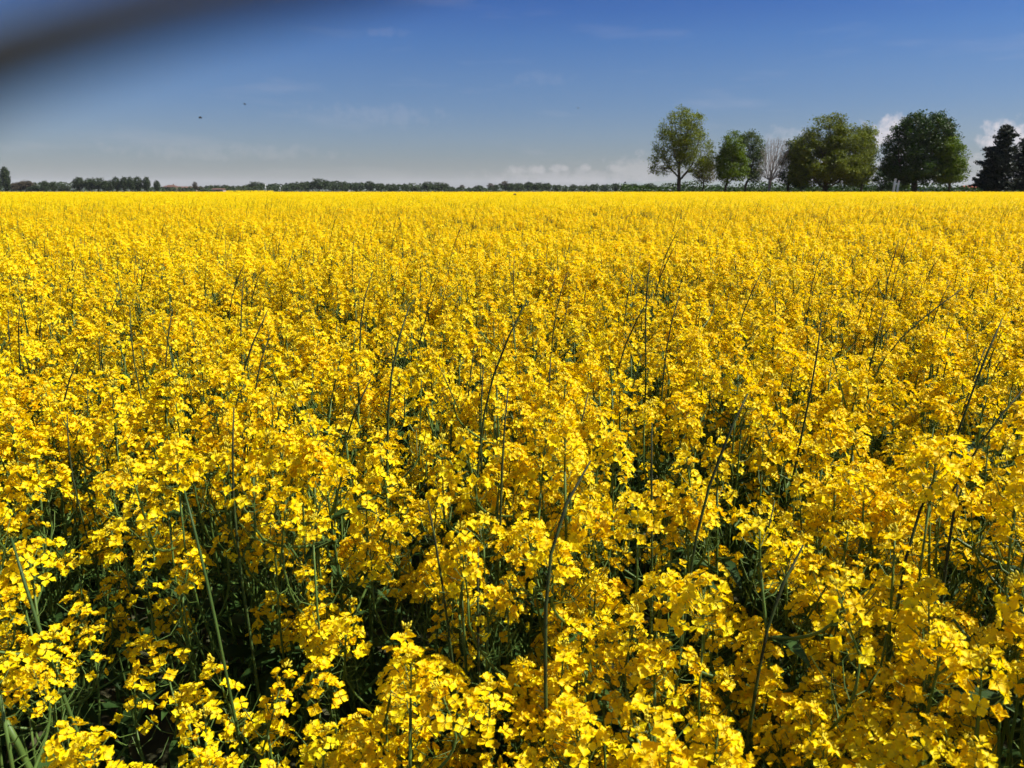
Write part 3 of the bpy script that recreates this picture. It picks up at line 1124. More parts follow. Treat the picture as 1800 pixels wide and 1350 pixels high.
def build_tree(px, D, ells_px, trunk_px, label, leafm, nclump, per, lsize, sig, r_max, seed, shell=.5, trunk_h=2.2, name='broadleaf_tree',
               barkm='bark', natt=900, tonesp=.25, up=.12, fine=1.0, group=None, depth=1.0, tone0=.5):
    """a tree whose crown is a union of ellipsoids given in photo pixels (cx, cy, rx, ry)"""
    rng = np.random.default_rng(seed)
    k = D / F
    base = at_y(trunk_px, HOR, D)
    root = empty(name, (base[0], D, 0), 0, label, 'tree', group)
    sh = 1.9 * sig if nclump else .8
    ells = [((cx - trunk_px) * k, CAM_Z + (HOR - cy) * k - sh * .25, max(rx * k - sh * .8, .4 * rx * k), max(ry * k - sh * .9, .4 * ry * k)) for cx, cy, rx, ry in ells_px]
    att = in_ell(ells, natt, rng, .15, depth)
    att = att[att[:, 2] > trunk_h * .8]
    tr = [(0, 0, 0), (0.02, 0, trunk_h * .35), (-.03, 0.02, trunk_h * .7), (0, 0, trunk_h)]
    H = max(e[1] + e[3] for e in ells)
    nodes, par = colonize(att, tr, H * .030 * fine, H * .045 * fine, H * .45, seed=seed, up=up)
    mb, r, kids = wood(nodes, par, .014 * H / 14, r_max)
    mb.build('trunk', M[barkm], root)
    if nclump:
        tips = np.array([i for i in range(len(nodes)) if r[i] < .05 * H / 14 and nodes[i][2] > trunk_h])
        c1 = nodes[rng.choice(tips, nclump // 2)] + rng.normal(0, sig * .5, (nclump // 2, 3))
        c2 = in_ell(ells, nclump - nclump // 2, rng, shell, depth)
        c = np.concatenate([c1, c2])
        gap = np.sin(c[:, 0] * 1.9 / H * 8 + seed) + np.sin(c[:, 1] * 2.3 / H * 8 + c[:, 2]) + np.sin(c[:, 2] * 2.7 / H * 8 + 1.3 * seed + c[:, 0])
        c = c[gap > -1.15]
        n = len(c)
        pts = np.repeat(c, per, 0) + rng.normal(0, 1, (n * per, 3)) * sig * np.array([1, 1, .6])
        tn = np.repeat(np.clip(rng.normal(tone0, tonesp, n), 0, 1), per) + rng.normal(0, .1, n * per)
        d = rng.normal(0, 1, (n * per, 3)) + np.array([0, 0, .8])
        s = rng.uniform(.6, 1.35, n * per) * lsize
        mb = MB()
        mb.add_many(LEAFQ[0], LEAFQ[1], rot_to(d, rng.uniform(0, 6, n * per)) * s[:, None, None], pts, 0, np.clip(tn, 0, 1))
        mb.build('crown', leafm, root)
    return root


LM = {
    'olive': leafy('leaf_olive', (0.072, 0.088, 0.008), (0.195, 0.235, 0.018), .42, .6, .2),
    'brown': leafy('leaf_brown', (0.075, 0.065, 0.018), (0.15, 0.14, 0.03), .3, .6, .2),
    'green': leafy('leaf_green', (0.055, 0.09, 0.005), (0.14, 0.21, 0.009), .32, .6, .2),
    'gray': leafy('leaf_greyish', (0.045, 0.065, 0.018), (0.10, 0.14, 0.035), .3, .6, .2),
    'dark': leafy('leaf_dark', (0.014, 0.028, 0.004), (0.048, 0.098, 0.007), .25, .55, .25),
    'needle': leafy('needles', (0.010, 0.017, 0.010), (0.022, 0.034, 0.018), .1, .6, .2),
    'far': leafy('leaf_far', (0.025, 0.040, 0.018), (0.055, 0.080, 0.028), .25, .7, .15),
    'farbrown': leafy('leaf_far_brown', (0.06, 0.045, 0.03), (0.10, 0.08, 0.045), .2, .7, .15),
}
GT = 'tall trees at the right edge of the field'
build_tree(0, 160, [(1193, 240, 44, 48), (1170, 280, 34, 38), (1218, 275, 38, 42), (1160, 292, 22, 24), (1232, 290, 22, 28)], 1193,
           'large spreading tree with bright thin spring leaves and visible forking limbs', LM['olive'], 1000, 26, .27, .42, .42, 1, .3, 1.6, natt=2200, group=GT, up=.45, tone0=.6)
build_tree(0, 172, [(1236, 303, 22, 26), (1250, 296, 16, 24)], 1236, 'small brownish tree tucked behind the right side of the spreading tree',
           LM['brown'], 230, 22, .26, .45, .16, 2, .3, 2.5, group=GT)
build_tree(0, 158, [(1283, 262, 22, 32), (1280, 292, 28, 36), (1298, 292, 18, 32)], 1275, 'narrow dense green tree in front of a greyer one',
           LM['green'], 620, 34, .28, .42, .28, 3, .6, 2.4, group=GT)
build_tree(0, 166, [(1312, 252, 24, 20), (1320, 278, 22, 38), (1322, 305, 20, 24)], 1310, 'greyish green tree between the narrow dense tree and the leafless tree',
           LM['gray'], 430, 28, .28, .45, .26, 4, .4, 2.6, group=GT)
build_tree(0, 160, [(1358, 268, 31, 28), (1352, 295, 30, 28), (1376, 282, 18, 28)], 1352, 'leafless pale grey tree with a fan of bare twigs',
           None, 0, 0, 0, 0, .34, 5, .3, 2.0, 'bare_tree', 'barkpale', natt=5200, group=GT, up=.5, fine=.55)
build_tree(0, 164, [(1394, 268, 22, 28), (1388, 296, 24, 38), (1404, 290, 24, 42), (1378, 308, 16, 24)], 1385, 'dark narrow tree against the left side of the broad olive tree',
           LM['dark'], 420, 32, .28, .42, .28, 6, .6, 2.6, group=GT, tone0=.4)
build_tree(0, 158, [(1448, 240, 40, 38), (1425, 272, 42, 40), (1480, 270, 44, 48), (1455, 295, 64, 36), (1508, 262, 24, 34), (1418, 306, 40, 28), (1490, 306, 44, 28), (1420, 250, 26, 26)], 1450,
           'broad rounded olive green tree, widest of the row', LM['olive'], 1750, 36, .30, .45, .55, 7, .6, 2.2, natt=1500, group=GT, tone0=.3)
build_tree(0, 168, [(1510, 258, 24, 38), (1518, 292, 22, 40), (1504, 300, 26, 30)], 1514, 'olive tree closing the right side of the broad rounded tree',
           LM['olive'], 420, 30, .30, .45, .30, 8, .5, 2.4, group=GT, tone0=.45)
build_tree(0, 158, [(1610, 238, 50, 36), (1600, 270, 54, 44), (1640, 255, 34, 40), (1578, 296, 34, 30), (1612, 298, 63, 30), (1630, 222, 26, 22), (1592, 222, 24, 20), (1565, 250, 20, 24), (1656, 240, 18, 24), (1556, 300, 14, 30)], 1607,
           'very dark tall round tree with a black left side', LM['dark'], 1700, 36, .32, .45, .6, 9, .7, 2.0, natt=1500, group=GT)
build_tree(0, 154, [(1668, 285, 25, 34), (1678, 304, 21, 24), (1658, 268, 22, 28), (1660, 305, 26, 22)], 1668, 'lower bright green tree against the right side of the very dark one',
           LM['green'], 620, 34, .28, .42, .26, 10, .65, 2.2, group=GT)
build_tree(0, 172, [(1548, 314, 18, 24), (1564, 318, 18, 20)], 1550, 'low dark bushy tree in the gap before the very dark tree',
           LM['dark'], 150, 24, .3, .4, .16, 12, .4, 1.2, group=GT)
build_tree(0, 175, [(1408, 322, 16, 12)], 1408, 'low dark bushy tree under the left part of the broad olive tree', LM['dark'], 150, 24, .3, .4, .14, 13, .4, 1.0, group=GT)
build_tree(0, 176, [(1590, 326, 8, 7)], 1590, 'small round green bush under the very dark tree', LM['green'], 90, 24, .25, .3, .10, 14, .4, .8, name='bush', group=None)


def conifer(px, top, halfw, D, label, seed, lean=0.0):
    rng = np.random.default_rng(seed)
    k = D / F
    base = at_y(px, HOR, D)
    H = CAM_Z + (HOR - top - 8) * k
    W = halfw * k
    root = empty('conifer_tree', (base[0], D, 0), 0, label, 'tree', GT)
    mb = MB(); lf = MB()
    zs = np.linspace(0, H, 9)
    tk = np.stack([lean * (zs / H) ** 1.5, 0 * zs, zs], 1)
    mb.tube(tk, np.linspace(.32, .03, 9), 7, 0, .5)
    P_, D_, T_, S_ = [], [], [], []
    z = 1.8
    while z < H - .2:
        t = z / H
        rad = W * (1 - t) ** .62 * (.95 if t > .12 else .75) * (1 + .22 * math.sin(z * 2.1 + seed))
        for b in range(int(rng.integers(7, 11))):
            a = rng.uniform(0, 6.28)
            L = rad * rng.uniform(.4, 1.2) + .2
            p0 = np.array([lean * t ** 1.5, 0, z + rng.uniform(-.15, .15)])
            d = np.array([math.cos(a), math.sin(a), rng.uniform(-.1, .55)])
            p1 = p0 + d * L * .6; p2 = p0 + d * L + np.array([0, 0, -.06 * L])
            mb.tube([p0, p1, p2], [.05, .03, .012], 4, 0, .5, False)
            m_ = int(30 * L) + 12
            f = rng.uniform(.15, 1.0, m_) ** .7
            pp = p0 + (p2 - p0) * f[:, None] + rng.normal(0, 1, (m_, 3)) * np.array([.30, .30, .20]) * (1.15 - .4 * f[:, None])
            P_.append(pp); T_.append(np.full(m_, rng.uniform(.1, .9)))
        z += rng.uniform(.28, .5)
    P_ = np.concatenate(P_); T_ = np.concatenate(T_)
    n = len(P_)
    d = rng.normal(0, .6, (n, 3)) + np.array([0, 0, 1.0])
    lf.add_many(LEAFQ[0], LEAFQ[1], rot_to(d, rng.uniform(0, 6, n)) * rng.uniform(.25, .55, n)[:, None, None], P_, 0, T_)
    mb.build('trunk', M['bark'], root)
    lf.build('crown', LM['needle'], root)
    return root


conifer(1748, 220, 38, 158, 'dark conifer with ragged layered branches right of the bright green tree', 21, .7)
conifer(1740, 282, 26, 164, 'shorter dark conifer merging with the lower left of the ragged one', 22, 0)
conifer(1800, 236, 40, 162, 'dark conifer cut by the right edge of the view', 23, 0)


# ------------------------------------------------------------------ distant tree line (each tree its own object)
def far_tree(kind, seed):
    """unit tree 10 m tall: (trunk MB, crown MB)"""
    rng = np.random.default_rng(seed)
    w, c = MB(), MB()
    if kind == 'poplar':
        ells = [(0, 5.4, 1.3, 4.6)]; n = 260
    elif kind == 'round':
        ells = [(0, 6.2, 3.6, 3.6), (-2, 4.6, 2.8, 2.8), (2.2, 4.8, 2.6, 2.9)]; n = 330
    elif kind == 'oval':
        ells = [(0, 6.0, 2.7, 3.9), (.9, 4.4, 2.4, 2.6)]; n = 260
    elif kind == 'broad':
        ells = [(-2.5, 5.6, 3.6, 3.2), (2.2, 6.2, 3.9, 3.5), (0, 4.0, 5.2, 2.8)]; n = 430
    else:
        ells = [(0, 6.8, 2.6, 3.2), (-.9, 4.8, 2.0, 2.2)]; n = 120
    H = 10
    at_ = in_ell(ells, 130, rng, .1)
    nodes, par = colonize(at_, [(0, 0, 0), (0, 0, 1.1), (0.1, 0, 2.2)], .7, .9, 5, seed=seed)
    w, r, kids = wood(nodes, par, .05, .3, sides=4)
    cc = in_ell(ells, n, rng, .45)
    per = 9
    pts = np.repeat(cc, per, 0) + rng.normal(0, .38, (n * per, 3))
    tn = np.repeat(rng.uniform(.1, .9, n), per)
    d = rng.normal(0, 1, (n * per, 3)) + np.array([0, 0, .7])
    c.add_many(LEAFQ[0], LEAFQ[1], rot_to(d, rng.uniform(0, 6, n * per)) * rng.uniform(.45, .85, n * per)[:, None, None], pts, 0, tn)
    return w, c


FAR = {}
for i, (kd, lm) in enumerate((('poplar', 'far'), ('round', 'far'), ('oval', 'far'), ('broad', 'far'), ('sparse', 'farbrown'), ('round', 'farbrown'))):
    w, c = far_tree(kd, 900 + i)
    FAR[kd if lm == 'far' or kd == 'sparse' else 'brownround'] = (w.mesh('trunk', M['bark']), c.mesh('crown', LM[lm]))
FW = {'poplar': 2.9, 'round': 8.6, 'oval': 6.0, 'broad': 12.5, 'sparse': 5.6, 'brownround': 8.6}
# (centre px, top px, width px, kind, distance, label)
FT = [(0, 311, 10, 'oval', 560, 'round tree cut by the left edge of the view, beside the poplar'),
      (13, 298, 12, 'poplar', 540, 'tall narrow poplar at the far left of the distant tree line'),
      (46, 318, 34, 'brownround', 560, 'brown rounded bushy tree right of the poplar'),
      (28, 322, 20, 'brownround', 565, 'low brown tree between the poplar and the brown rounded one'),
      (66, 325, 26, 'round', 560, 'low green tree right of the brown rounded one'),
      (81, 319, 14, 'oval', 575, 'small pointed tree left of its twin, right of the brown bushy trees'),
      (95, 321, 12, 'oval', 575, 'small pointed tree right of its twin, left of the long dark grove'),
      (112, 325, 26, 'broad', 570, 'low wide tree just left of the long dark grove'),
      (140, 314, 20, 'oval', 560, 'leftmost tree of the long dark grove on the left'),
      (158, 315, 24, 'round', 565, 'rounded tree second from the left in the long dark grove'),
      (173, 314, 24, 'round', 558, 'rounded tree third from the left in the long dark grove'),
      (190, 317, 22, 'broad', 566, 'lower wide tree in the middle of the long dark grove'),
      (206, 313, 13, 'oval', 558, 'slim crown right of the middle of the long dark grove, first of four'),
      (220, 312, 12, 'oval', 562, 'slim crown in the long dark grove, second of four'),
      (231, 312, 11, 'oval', 556, 'slim crown in the long dark grove, third of four'),
      (243, 313, 16, 'oval', 560, 'slim crown in the long dark grove, fourth of four'),
      (259, 313, 14, 'oval', 558, 'rightmost tree of the long dark grove on the left'),
      (277, 319, 10, 'oval', 560, 'small dark tree between the long grove and the first farmhouse'),
      (343, 321, 10, 'sparse', 585, 'small thin tree at the right end of the long low farm roof'),
      (352, 328, 14, 'sparse', 640, 'low sparse bush right of the long low farm roof'),
      (378, 326, 26, 'round', 700, 'low tree behind the small pink farm wall'),
      (398, 326, 20, 'broad', 700, 'low wide tree right of the small pink farm wall'),
      (418, 328, 22, 'broad', 760, 'low wide tree above the strip of far yellow field'),
      (432, 326, 10, 'round', 760, 'small tree left of the dark domed tree'),
      (450, 320, 26, 'round', 740, 'dark domed tree standing alone left of the white mast'),
      (480, 324, 22, 'oval', 760, 'grey green tree between the two white masts'),
      (502, 325, 18, 'round', 700, 'low tree right of the second white mast'),
      (516, 323, 20, 'round', 690, 'low tree left of the big domed tree, near the masts'),
      (536, 320, 24, 'round', 660, 'middle sized tree touching the big domed tree on its left'),
      (561, 315, 28, 'round', 640, 'big domed tree, highest of the distant middle grove'),
      (586, 319, 22, 'broad', 660, 'wide tree behind the house with white walls, left one'),
      (606, 320, 22, 'broad', 665, 'wide tree behind the house with white walls, right one'),
      (626, 321, 22, 'round', 640, 'rounded tree right of the house with white walls'),
      (650, 319, 18, 'oval', 640, 'upright tree a little right of the house with white walls'),
      (668, 322, 20, 'round', 645, 'rounded tree next to the upright one right of the white house'),
      (690, 324, 24, 'broad', 650, 'low wide tree midway between the white house and the flat domed tree'),
      (712, 324, 20, 'round', 650, 'low rounded tree left of the flat domed tree, further of two'),
      (730, 326, 18, 'round', 655, 'low rounded tree left of the flat domed tree, nearer of two'),
      (752, 320, 24, 'round', 630, 'left half of the flat domed pair of trees'),
      (772, 321, 26, 'round', 632, 'right half of the flat domed pair of trees'),
      (792, 328, 16, 'round', 650, 'low tree right of the flat domed pair'),
      (812, 325, 9, 'sparse', 700, 'tiny thin tree on the low stretch of horizon'),
      (826, 331, 20, 'broad', 720, 'very low wide bush on the low stretch of horizon'),
      (842, 327, 14, 'oval', 700, 'small tree on the low stretch of horizon, left of a thin one'),
      (862, 322, 12, 'sparse', 680, 'thin upright tree left of the long grove near the centre'),
      (871, 325, 10, 'oval', 680, 'small dark tree touching the long central grove'),
      (888, 320, 16, 'sparse', 640, 'thin topped tree at the left end of the long central grove'),
      (896, 322, 20, 'round', 640, 'round crown first in the long central grove'),
      (911, 321, 20, 'round', 642, 'round crown second in the long central grove'),
      (930, 320, 18, 'oval', 640, 'upright crown third in the long central grove'),
      (946, 322, 20, 'round', 640, 'round crown fourth in the long central grove'),
      (960, 323, 18, 'round', 642, 'round crown at the right end of the long central grove'),
      (979, 325, 14, 'round', 650, 'small round tree just right of the long central grove'),
      (993, 330, 12, 'round', 650, 'very low tree between two small round ones right of centre'),
      (1007, 324, 13, 'round', 650, 'small round tree standing apart right of centre'),
      (1028, 326, 18, 'round', 660, 'first low tree of the line leading to the large spreading tree'),
      (1044, 325, 16, 'round', 660, 'second low tree of the line leading to the large spreading tree'),
      (1062, 325, 22, 'broad', 655, 'wide third tree of the line leading to the large spreading tree'),
      (1082, 324, 14, 'oval', 650, 'fourth tree of the line leading to the large spreading tree'),
      (1098, 323, 18, 'round', 650, 'fifth tree of the line leading to the large spreading tree'),
      (1114, 324, 18, 'round', 650, 'sixth tree of the line leading to the large spreading tree'),
      (1128, 327, 14, 'round', 650, 'low seventh tree of the line leading to the large spreading tree'),
      (1142, 323, 16, 'round', 600, 'greener round tree just left of the large spreading tree'),
      (1166, 327, 18, 'round', 620, 'low tree seen under the left limbs of the large spreading tree'),
      (1182, 328, 14, 'round', 620, 'low tree seen left of the large trunk'),
      (1215, 328, 16, 'round', 520, 'low tree seen right of the large trunk'),
      (1262, 330, 16, 'round', 420, 'dark bush behind the foot of the narrow dense tree'),
      (1330, 330, 22, 'broad', 380, 'wide dark bush behind the foot of the leafless tree'),
      (1372, 328, 18, 'round', 380, 'dark bush right of the leafless tree trunk'),
      (1430, 329, 26, 'broad', 380, 'wide dark bush behind the broad olive tree, left one'),
      (1480, 328, 30, 'broad', 380, 'wide dark bush behind the broad olive tree, middle one'),
      (1525, 327, 26, 'broad', 380, 'wide dark bush behind the broad olive tree, right one')]
first = {}
for i, (px, top, wpx, kd, D, lab) in enumerate(FT):
    wpx = wpx * rnd.uniform(.85, 1.25); top = top + rnd.uniform(-1, 1.2)
    D = D * rnd.uniform(.99, 1.01)
    k = D / F
    p = at_y(px, HOR, D)
    H = CAM_Z + (HOR - top) * k
    root = empty('distant_tree', (p[0], D, 0), rnd.uniform(0, 6.28), lab, 'tree', 'trees of the distant tree line')
    sx = wpx * k / FW[kd]
    root.scale = (sx, sx, H / 9.9)
    if kd not in first:
        a, b = bpy.data.objects.new('trunk', FAR[kd][0]), bpy.data.objects.new('crown', FAR[kd][1])
        COL.objects.link(a); COL.objects.link(b); a.parent = root; b.parent = root
        first[kd] = (a, b)
    else:
        for o in first[kd]:
            c = o.copy(); COL.objects.link(c); c.parent = root

# undergrowth and far woods along the horizon: a mass nobody could count
mb = MB()
n = 60000
pxs = R.uniform(-350, 2200, n)
Ds = R.uniform(590, 900, n)
Ds = np.where(pxs > 1240, R.uniform(420, 620, n), Ds)
sky_px = [-400, 0, 60, 130, 262, 272, 345, 400, 430, 500, 540, 600, 640, 700, 740, 785, 800, 860, 880, 960, 1000, 1020, 1080, 1140, 1180, 1240, 2300]
sky_row = [324, 321, 325, 322, 322, 330, 331, 328.5, 329.5, 327, 323, 321, 323, 326.5, 324, 327, 331.5, 331, 325, 325, 330, 327, 325.5, 328, 330, 329, 328]
row = np.interp(pxs, sky_px, sky_row) - np.where(pxs < 1140, 1.6, 0) + 1.4 * np.sin(pxs * .31) * np.sin(pxs * .083) + .9 * np.sin(pxs * .71 + 1)
prof = 1.2 + (HOR - row) / F * Ds
X = (pxs - 900) / F / math.cos(PITCH) * Ds * 1.0
Z = R.uniform(0, 1, n) ** .8 * np.maximum(prof, 1.5)
d = R.normal(0, 1, (n, 3)) + np.array([0, 0, .5])
mb.add_many(LEAFQ[0], LEAFQ[1], rot_to(d) * R.uniform(.8, 1.7, n)[:, None, None], np.stack([X, Ds, Z], 1), 0, R.uniform(0, 1, n))
tag(mb.build('undergrowth', LM['far']), 'low dark green scrub and hedges filling the distant horizon', None, None, 'stuff')
# low verge of scrub right behind the field under the tall trees
mb = MB()
n = 16000
X = R.uniform(25, 150, n); Yv = R.uniform(176, 190, n)
Z = R.uniform(0, 1, n) * (2.9 + .5 * np.sin(X * .35) + .3 * np.sin(X * 1.1))
d = R.normal(0, 1, (n, 3)) + np.array([0, 0, .5])
mb.add_many(LEAFQ[0], LEAFQ[1], rot_to(d) * R.uniform(.3, .6, n)[:, None, None], np.stack([X, Yv, Z], 1), 0, R.uniform(0, 1, n))
tag(mb.build('hedge_growth', LM['dark']), 'dark low scrub growing behind the trunks of the tall trees', None, None, 'stuff')


# ------------------------------------------------------------------ buildings
M['wall_white'] = solid('wall_white', (0.36, 0.34, 0.31), (0.46, 0.43, 0.39), .6, .9)
M['wall_pink'] = solid('wall_pink', (0.26, 0.20, 0.16), (0.32, 0.25, 0.20), .6, .9)
M['wall_brown'] = solid('wall_brown', (0.16, 0.11, 0.08), (0.22, 0.15, 0.11), .6, .9)
M['wall_grey'] = solid('wall_grey', (0.22, 0.24, 0.25), (0.28, 0.30, 0.31), .6, .9)
M['roof_red'] = solid('roof_red', (0.085, 0.045, 0.034), (0.13, 0.065, 0.045), .9, .9, .3)
M['roof_bright'] = solid('roof_bright', (0.36, 0.08, 0.06), (0.44, 0.11, 0.08), .9, .9, .3)
M['roof_grey'] = solid('roof_grey', (0.20, 0.21, 0.21), (0.27, 0.28, 0.28), .9, .9, .3)
M['glass'] = solid('window_dark', (0.02, 0.025, 0.03), (0.03, 0.035, 0.04), 1, .2)
M['white'] = solid('white_paint', (0.72, 0.72, 0.69), (0.80, 0.80, 0.78), 4, .6)
M['woodd'] = solid('door_wood', (0.07, 0.045, 0.03), (0.1, 0.07, 0.045), 4, .7)


def house(x0, x1, ridge, eave, D, label, wall, roof, depth=9.0, nwin=3, name='farmhouse', hip=True, chim=True, base_z=0.0):
    """px extents x0..x1, ridge and eave rows; gabled or hipped roof along X"""
    k = D / F
    a, b = at_y(x0, HOR, D)[0], at_y(x1, HOR, D)[0]
    w = b - a
    ze, zr = CAM_Z + (HOR - eave) * k, CAM_Z + (HOR - ridge) * k
    root = empty(name, ((a + b) / 2, D, 0), 0, label, 'building')
    hw = w / 2
    mb = MB(); mb.box((-hw + .3, .3, 0), (hw - .3, depth - .3, ze - .02)); mb.build('wall', M[wall], root, False)
    mb = MB()
    ri = depth * .35 if hip else 0.0
    v = [(-hw, 0, ze), (hw, 0, ze), (hw, depth, ze), (-hw, depth, ze), (-hw + ri, depth / 2, zr), (hw - ri, depth / 2, zr)]
    mb.add(v, [(0, 1, 5, 4), (2, 3, 4, 5), (3, 2, 1, 0)], [(1, 2, 5), (3, 0, 4)])
    rf = mb.build('roof', M[roof], root, False)
    if chim:
        mb = MB(); mb.box((hw * .3, depth * .5, zr - .6), (hw * .3 + .8, depth * .5 + .7, zr + .7)); mb.build('chimney', M['wall_brown'], rf, False)
    zt = min(ze - .5, CAM_Z + .2 + (ze - CAM_Z) * .9)
    for i in range(nwin):
        cx = -hw + w * (i + .5) / nwin
        h = max(.5, min(1.3, (ze - 1) * .35))
        if i == nwin // 2 and nwin > 1:
            mb = MB(); mb.box((cx - .6, .22, 0), (cx + .6, .297, min(2.2, ze - .5))); mb.build('door', M['woodd'], root, False)
            continue
        mb = MB(); mb.box((cx - .5, .24, zt - h), (cx + .5, .297, zt)); f = mb.build('window', M['white'], root, False)
        mb = MB(); mb.box((cx - .42, .21, zt - h + .08), (cx + .42, .238, zt - .08)); mb.build('pane', M['glass'], f, False)
    return root


house(285, 309, 325.5, 329, 690, 'brown walled farmhouse with a hipped red roof right of the long dark grove', 'wall_brown', 'roof_red', 10, 5)
house(309, 345, 328, 330.5, 695, 'long low farm building with a brown roof joined to the farmhouse', 'wall_pink', 'roof_red', 9, 7, 'barn', False, False)
house(371, 392, 331.2, 333.2, 560, 'small low pink farm building on the left horizon', 'wall_pink', 'roof_red', 7, 3, 'barn', False, False)
house(589, 613, 325.5, 330.0, 680, 'farmhouse with white walls and red roof in the distant middle grove', 'wall_white', 'roof_red', 11, 5)
house(1162, 1181, 333.0, 334.2, 300, 'low pale shed under the left limbs of the large spreading tree', 'wall_white', 'roof_grey', 4, 2, 'shed', False, False)
house(1625, 1702, 327.5, 329.5, 205, 'long low grey building behind the bright green tree', 'wall_grey', 'roof_grey', 8, 5, 'barn', False, False)
house(1700, 1722, 326.5, 330.5, 198, 'small shed with a bright red roof left of the ragged conifer', 'wall_brown', 'roof_bright', 5, 2, 'shed', False, False)
house(1778, 1860, 320.5, 325.5, 195, 'pale pinkish house behind the conifers at the right edge', 'wall_pink', 'roof_red', 9, 5)


def mast(px, top, D, r, label, leanpx=0.0, cross=False):
    k = D / F
    p = at_y(px, HOR, D)
    h = CAM_Z + (HOR - top) * k
    t = empty('white_post', (p[0], D, 0), 0, label, 'post', None)
    mb = MB(); mb.tube([(0, 0, 0), (leanpx * k * .4, 0, h * .5), (leanpx * k, 0, h)], [r, r * .95, r * .85], 10); mb.build('pole', M['white'], t)
    mb = MB(); mb.tube([(leanpx * k, 0, h + .002), (leanpx * k, 0, h + r * .5), (leanpx * k, 0, h + r)], [r * 1.1, r * 1.0, r * .3], 10); mb.build('cap', M['white'], t)
    mb = MB(); mb.tube([(0, 0, 0.001), (0, 0, .15)], [r * 1.8, r * 1.6], 10); mb.build('base', M['wall_grey'], t)
    return t


mast(1570, 317, 154.5, .24, 'taller white post leaning slightly right before the very dark tree', 2.0)
mast(1576.5, 320, 154.5, .20, 'shorter whitish post just right of the taller white one', 2.0)
mast(467, 326, 690, .55, 'pale round silo like mast between the domed tree and the grey green one')
mast(492.5, 328, 690, .45, 'shorter pale mast right of the grey green tree')

# strip of another yellow field far away
mb = MB()
n = 5000
pxs = R.uniform(405, 505, n); Ds = R.uniform(600, 680, n)
mb.add_many(LEAFQ[0], LEAFQ[1], rot_to(R.normal(0, 1, (n, 3)) + np.array([0, 0, .8])) * .9,
            np.stack([(pxs - 900) / F / math.cos(PITCH) * Ds, Ds, R.uniform(.3, 1.15, n)], 1), 0, R.uniform(.2, .8, n))
tag(mb.build('distant_flowers', M['petal']), 'thin strip of another yellow flower field on the left horizon', None, None, 'stuff')


# ------------------------------------------------------------------ insects in the air
M['insect'] = solid('insect_body', (0.012, 0.010, 0.008), (0.03, 0.022, 0.012), 200, .5)
M['wing'] = leafy('insect_wing', (0.10, 0.09, 0.08), (0.16, 0.15, 0.13), .5, .3, .5)


def insect(px, py, D, s, label, rz, tilt):
    p = at_y(px, py, D)
    t = empty('flying_insect', tuple(p), rz, label, 'insect', 'insects flying over the field')
    t.rotation_euler = (0, tilt, rz)
    mb = MB()
    mb.tube([(-.0075, 0, 0), (-.006, 0, .0005), (-.003, 0, .0006), (0, 0, 0), (.0015, 0, .0), (.003, 0, .0006), (.005, 0, .0004), (.006, 0, 0), (.0075, 0, -.0003), (.0085, 0, -.0006)],
            np.array([.0006, .0020, .0026, .0020, .0013, .0020, .0020, .0011, .0015, .0006]) * 1, 8)
    for sy in (-1, 1):
        for x in (.001, .003, .005):
            mb.tube([(x, sy * .001, -.001), (x + .001, sy * .003, -.003), (x - .001, sy * .0035, -.006)], [.0003, .0003, .0002], 3)
    mb.build('body', M['insect'], t)
    for sy in (-1, 1):
        w = MB()
        th = .00012
        o = [(.0035, 0), (.004, .004), (.001, .009), (-.003, .0105), (-.004, .008), (-.001, .003), (.001, 0)]
        n_ = len(o)
        v = [(x, sy * (y_ + .0015), .0022 + y_ * .35) for x, y_ in o] + [(x, sy * (y_ + .0015), .0022 + y_ * .35 - th) for x, y_ in o]
        tr = [(0, i, i + 1) for i in range(1, n_ - 1)] + [(n_, n_ + i + 1, n_ + i) for i in range(1, n_ - 1)]
        q = [(i, (i + 1) % n_, n_ + (i + 1) % n_, n_ + i) for i in range(n_)]
        w.add(v, q, tr)
        w.build('wing', M['wing'], t)
    t.scale = (s, s, s)


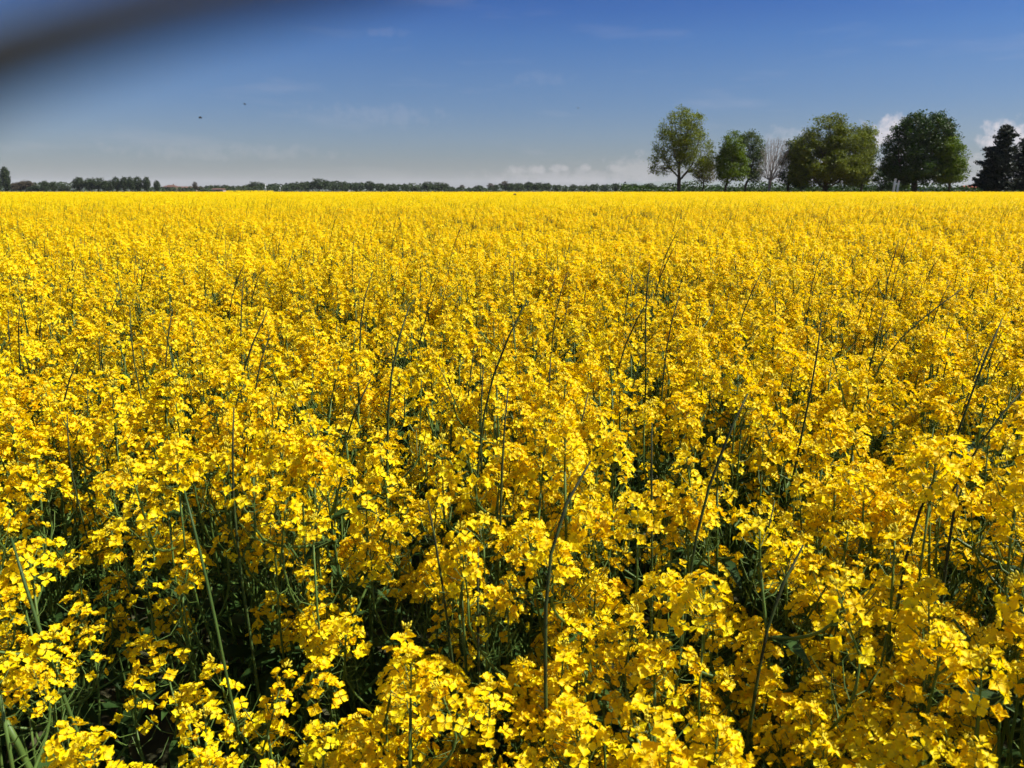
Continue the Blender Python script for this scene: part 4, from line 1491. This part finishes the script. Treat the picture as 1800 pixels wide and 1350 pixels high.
insect(352, 207, 2.3, .62, 'dark insect in the sky on the left, lower and nearer of two', .5, -.25)
insect(430, 183, 3.2, .60, 'fainter insect in the sky on the left, upper right of the darker one', .1, 0)
insect(163, 49, 2.6, .62, 'insect high in the sky near the top left corner, beside the blurred strap', .9, .9)
insect(1016, 190, 4.6, .62, 'tiny faint insect in the sky left of the large spreading tree', .2, .1)
insect(905, 342, 2.8, .72, 'dark reddish insect just above the far flowers at centre', .3, -.2)

# ------------------------------------------------------------------ the strap hanging close to the lens, far out of focus
M['strap'] = solid('strap_cord', (0.05, 0.042, 0.028), (0.07, 0.058, 0.04), 900, .8, .3)
ds = .0165
sp = [(-420, 330), (-250, 225), (-120, 150), (0, 98), (120, 62), (240, 26), (360, -6), (480, -32), (620, -62), (800, -110), (1000, -190)]
cp = []
for i, (px, py) in enumerate(sp):
    d = px_dir(px, py); cp.append(np.array([0, 0, CAM_Z]) + d / F * ds)
cp = np.array(cp)
org = cp[0]
t = empty('wrist_strap', tuple(org), 0, 'dark wrist strap hanging blurred across the top left corner, close to the lens', 'strap')
mb = MB()
tt = np.linspace(0, 1, 60)
P_ = np.stack([np.interp(tt, np.linspace(0, 1, len(cp)), cp[:, k]) for k in range(3)], 1)
for _ in range(6):
    P_[1:-1] = (P_[:-2] + 2 * P_[1:-1] + P_[2:]) / 4
mb.tube(P_ - org, np.linspace(.00092, .00048, 60) * (1 + .05 * np.sin(np.arange(60) * 2.1)), 10)
mb.build('cord', M['strap'], t)

# ------------------------------------------------------------------ the air
mb = MB(); mb.box((-15500, -15500, -6), (15500, 15500, 175))
hz = mb.build('haze', [], None, False)
hm = bpy.data.materials.new('haze'); hm.use_nodes = True
hn = hm.node_tree; hn.nodes.clear()
ho = hn.nodes.new('ShaderNodeOutputMaterial'); hv = hn.nodes.new('ShaderNodeVolumePrincipled')
hv.inputs['Color'].default_value = (.93, .95, 1, 1); hv.inputs['Density'].default_value = 4e-5
hn.links.new(hv.outputs[0], ho.inputs['Volume'])
hz.data.materials.append(hm)
tag(hz, None, None, None, 'stuff')
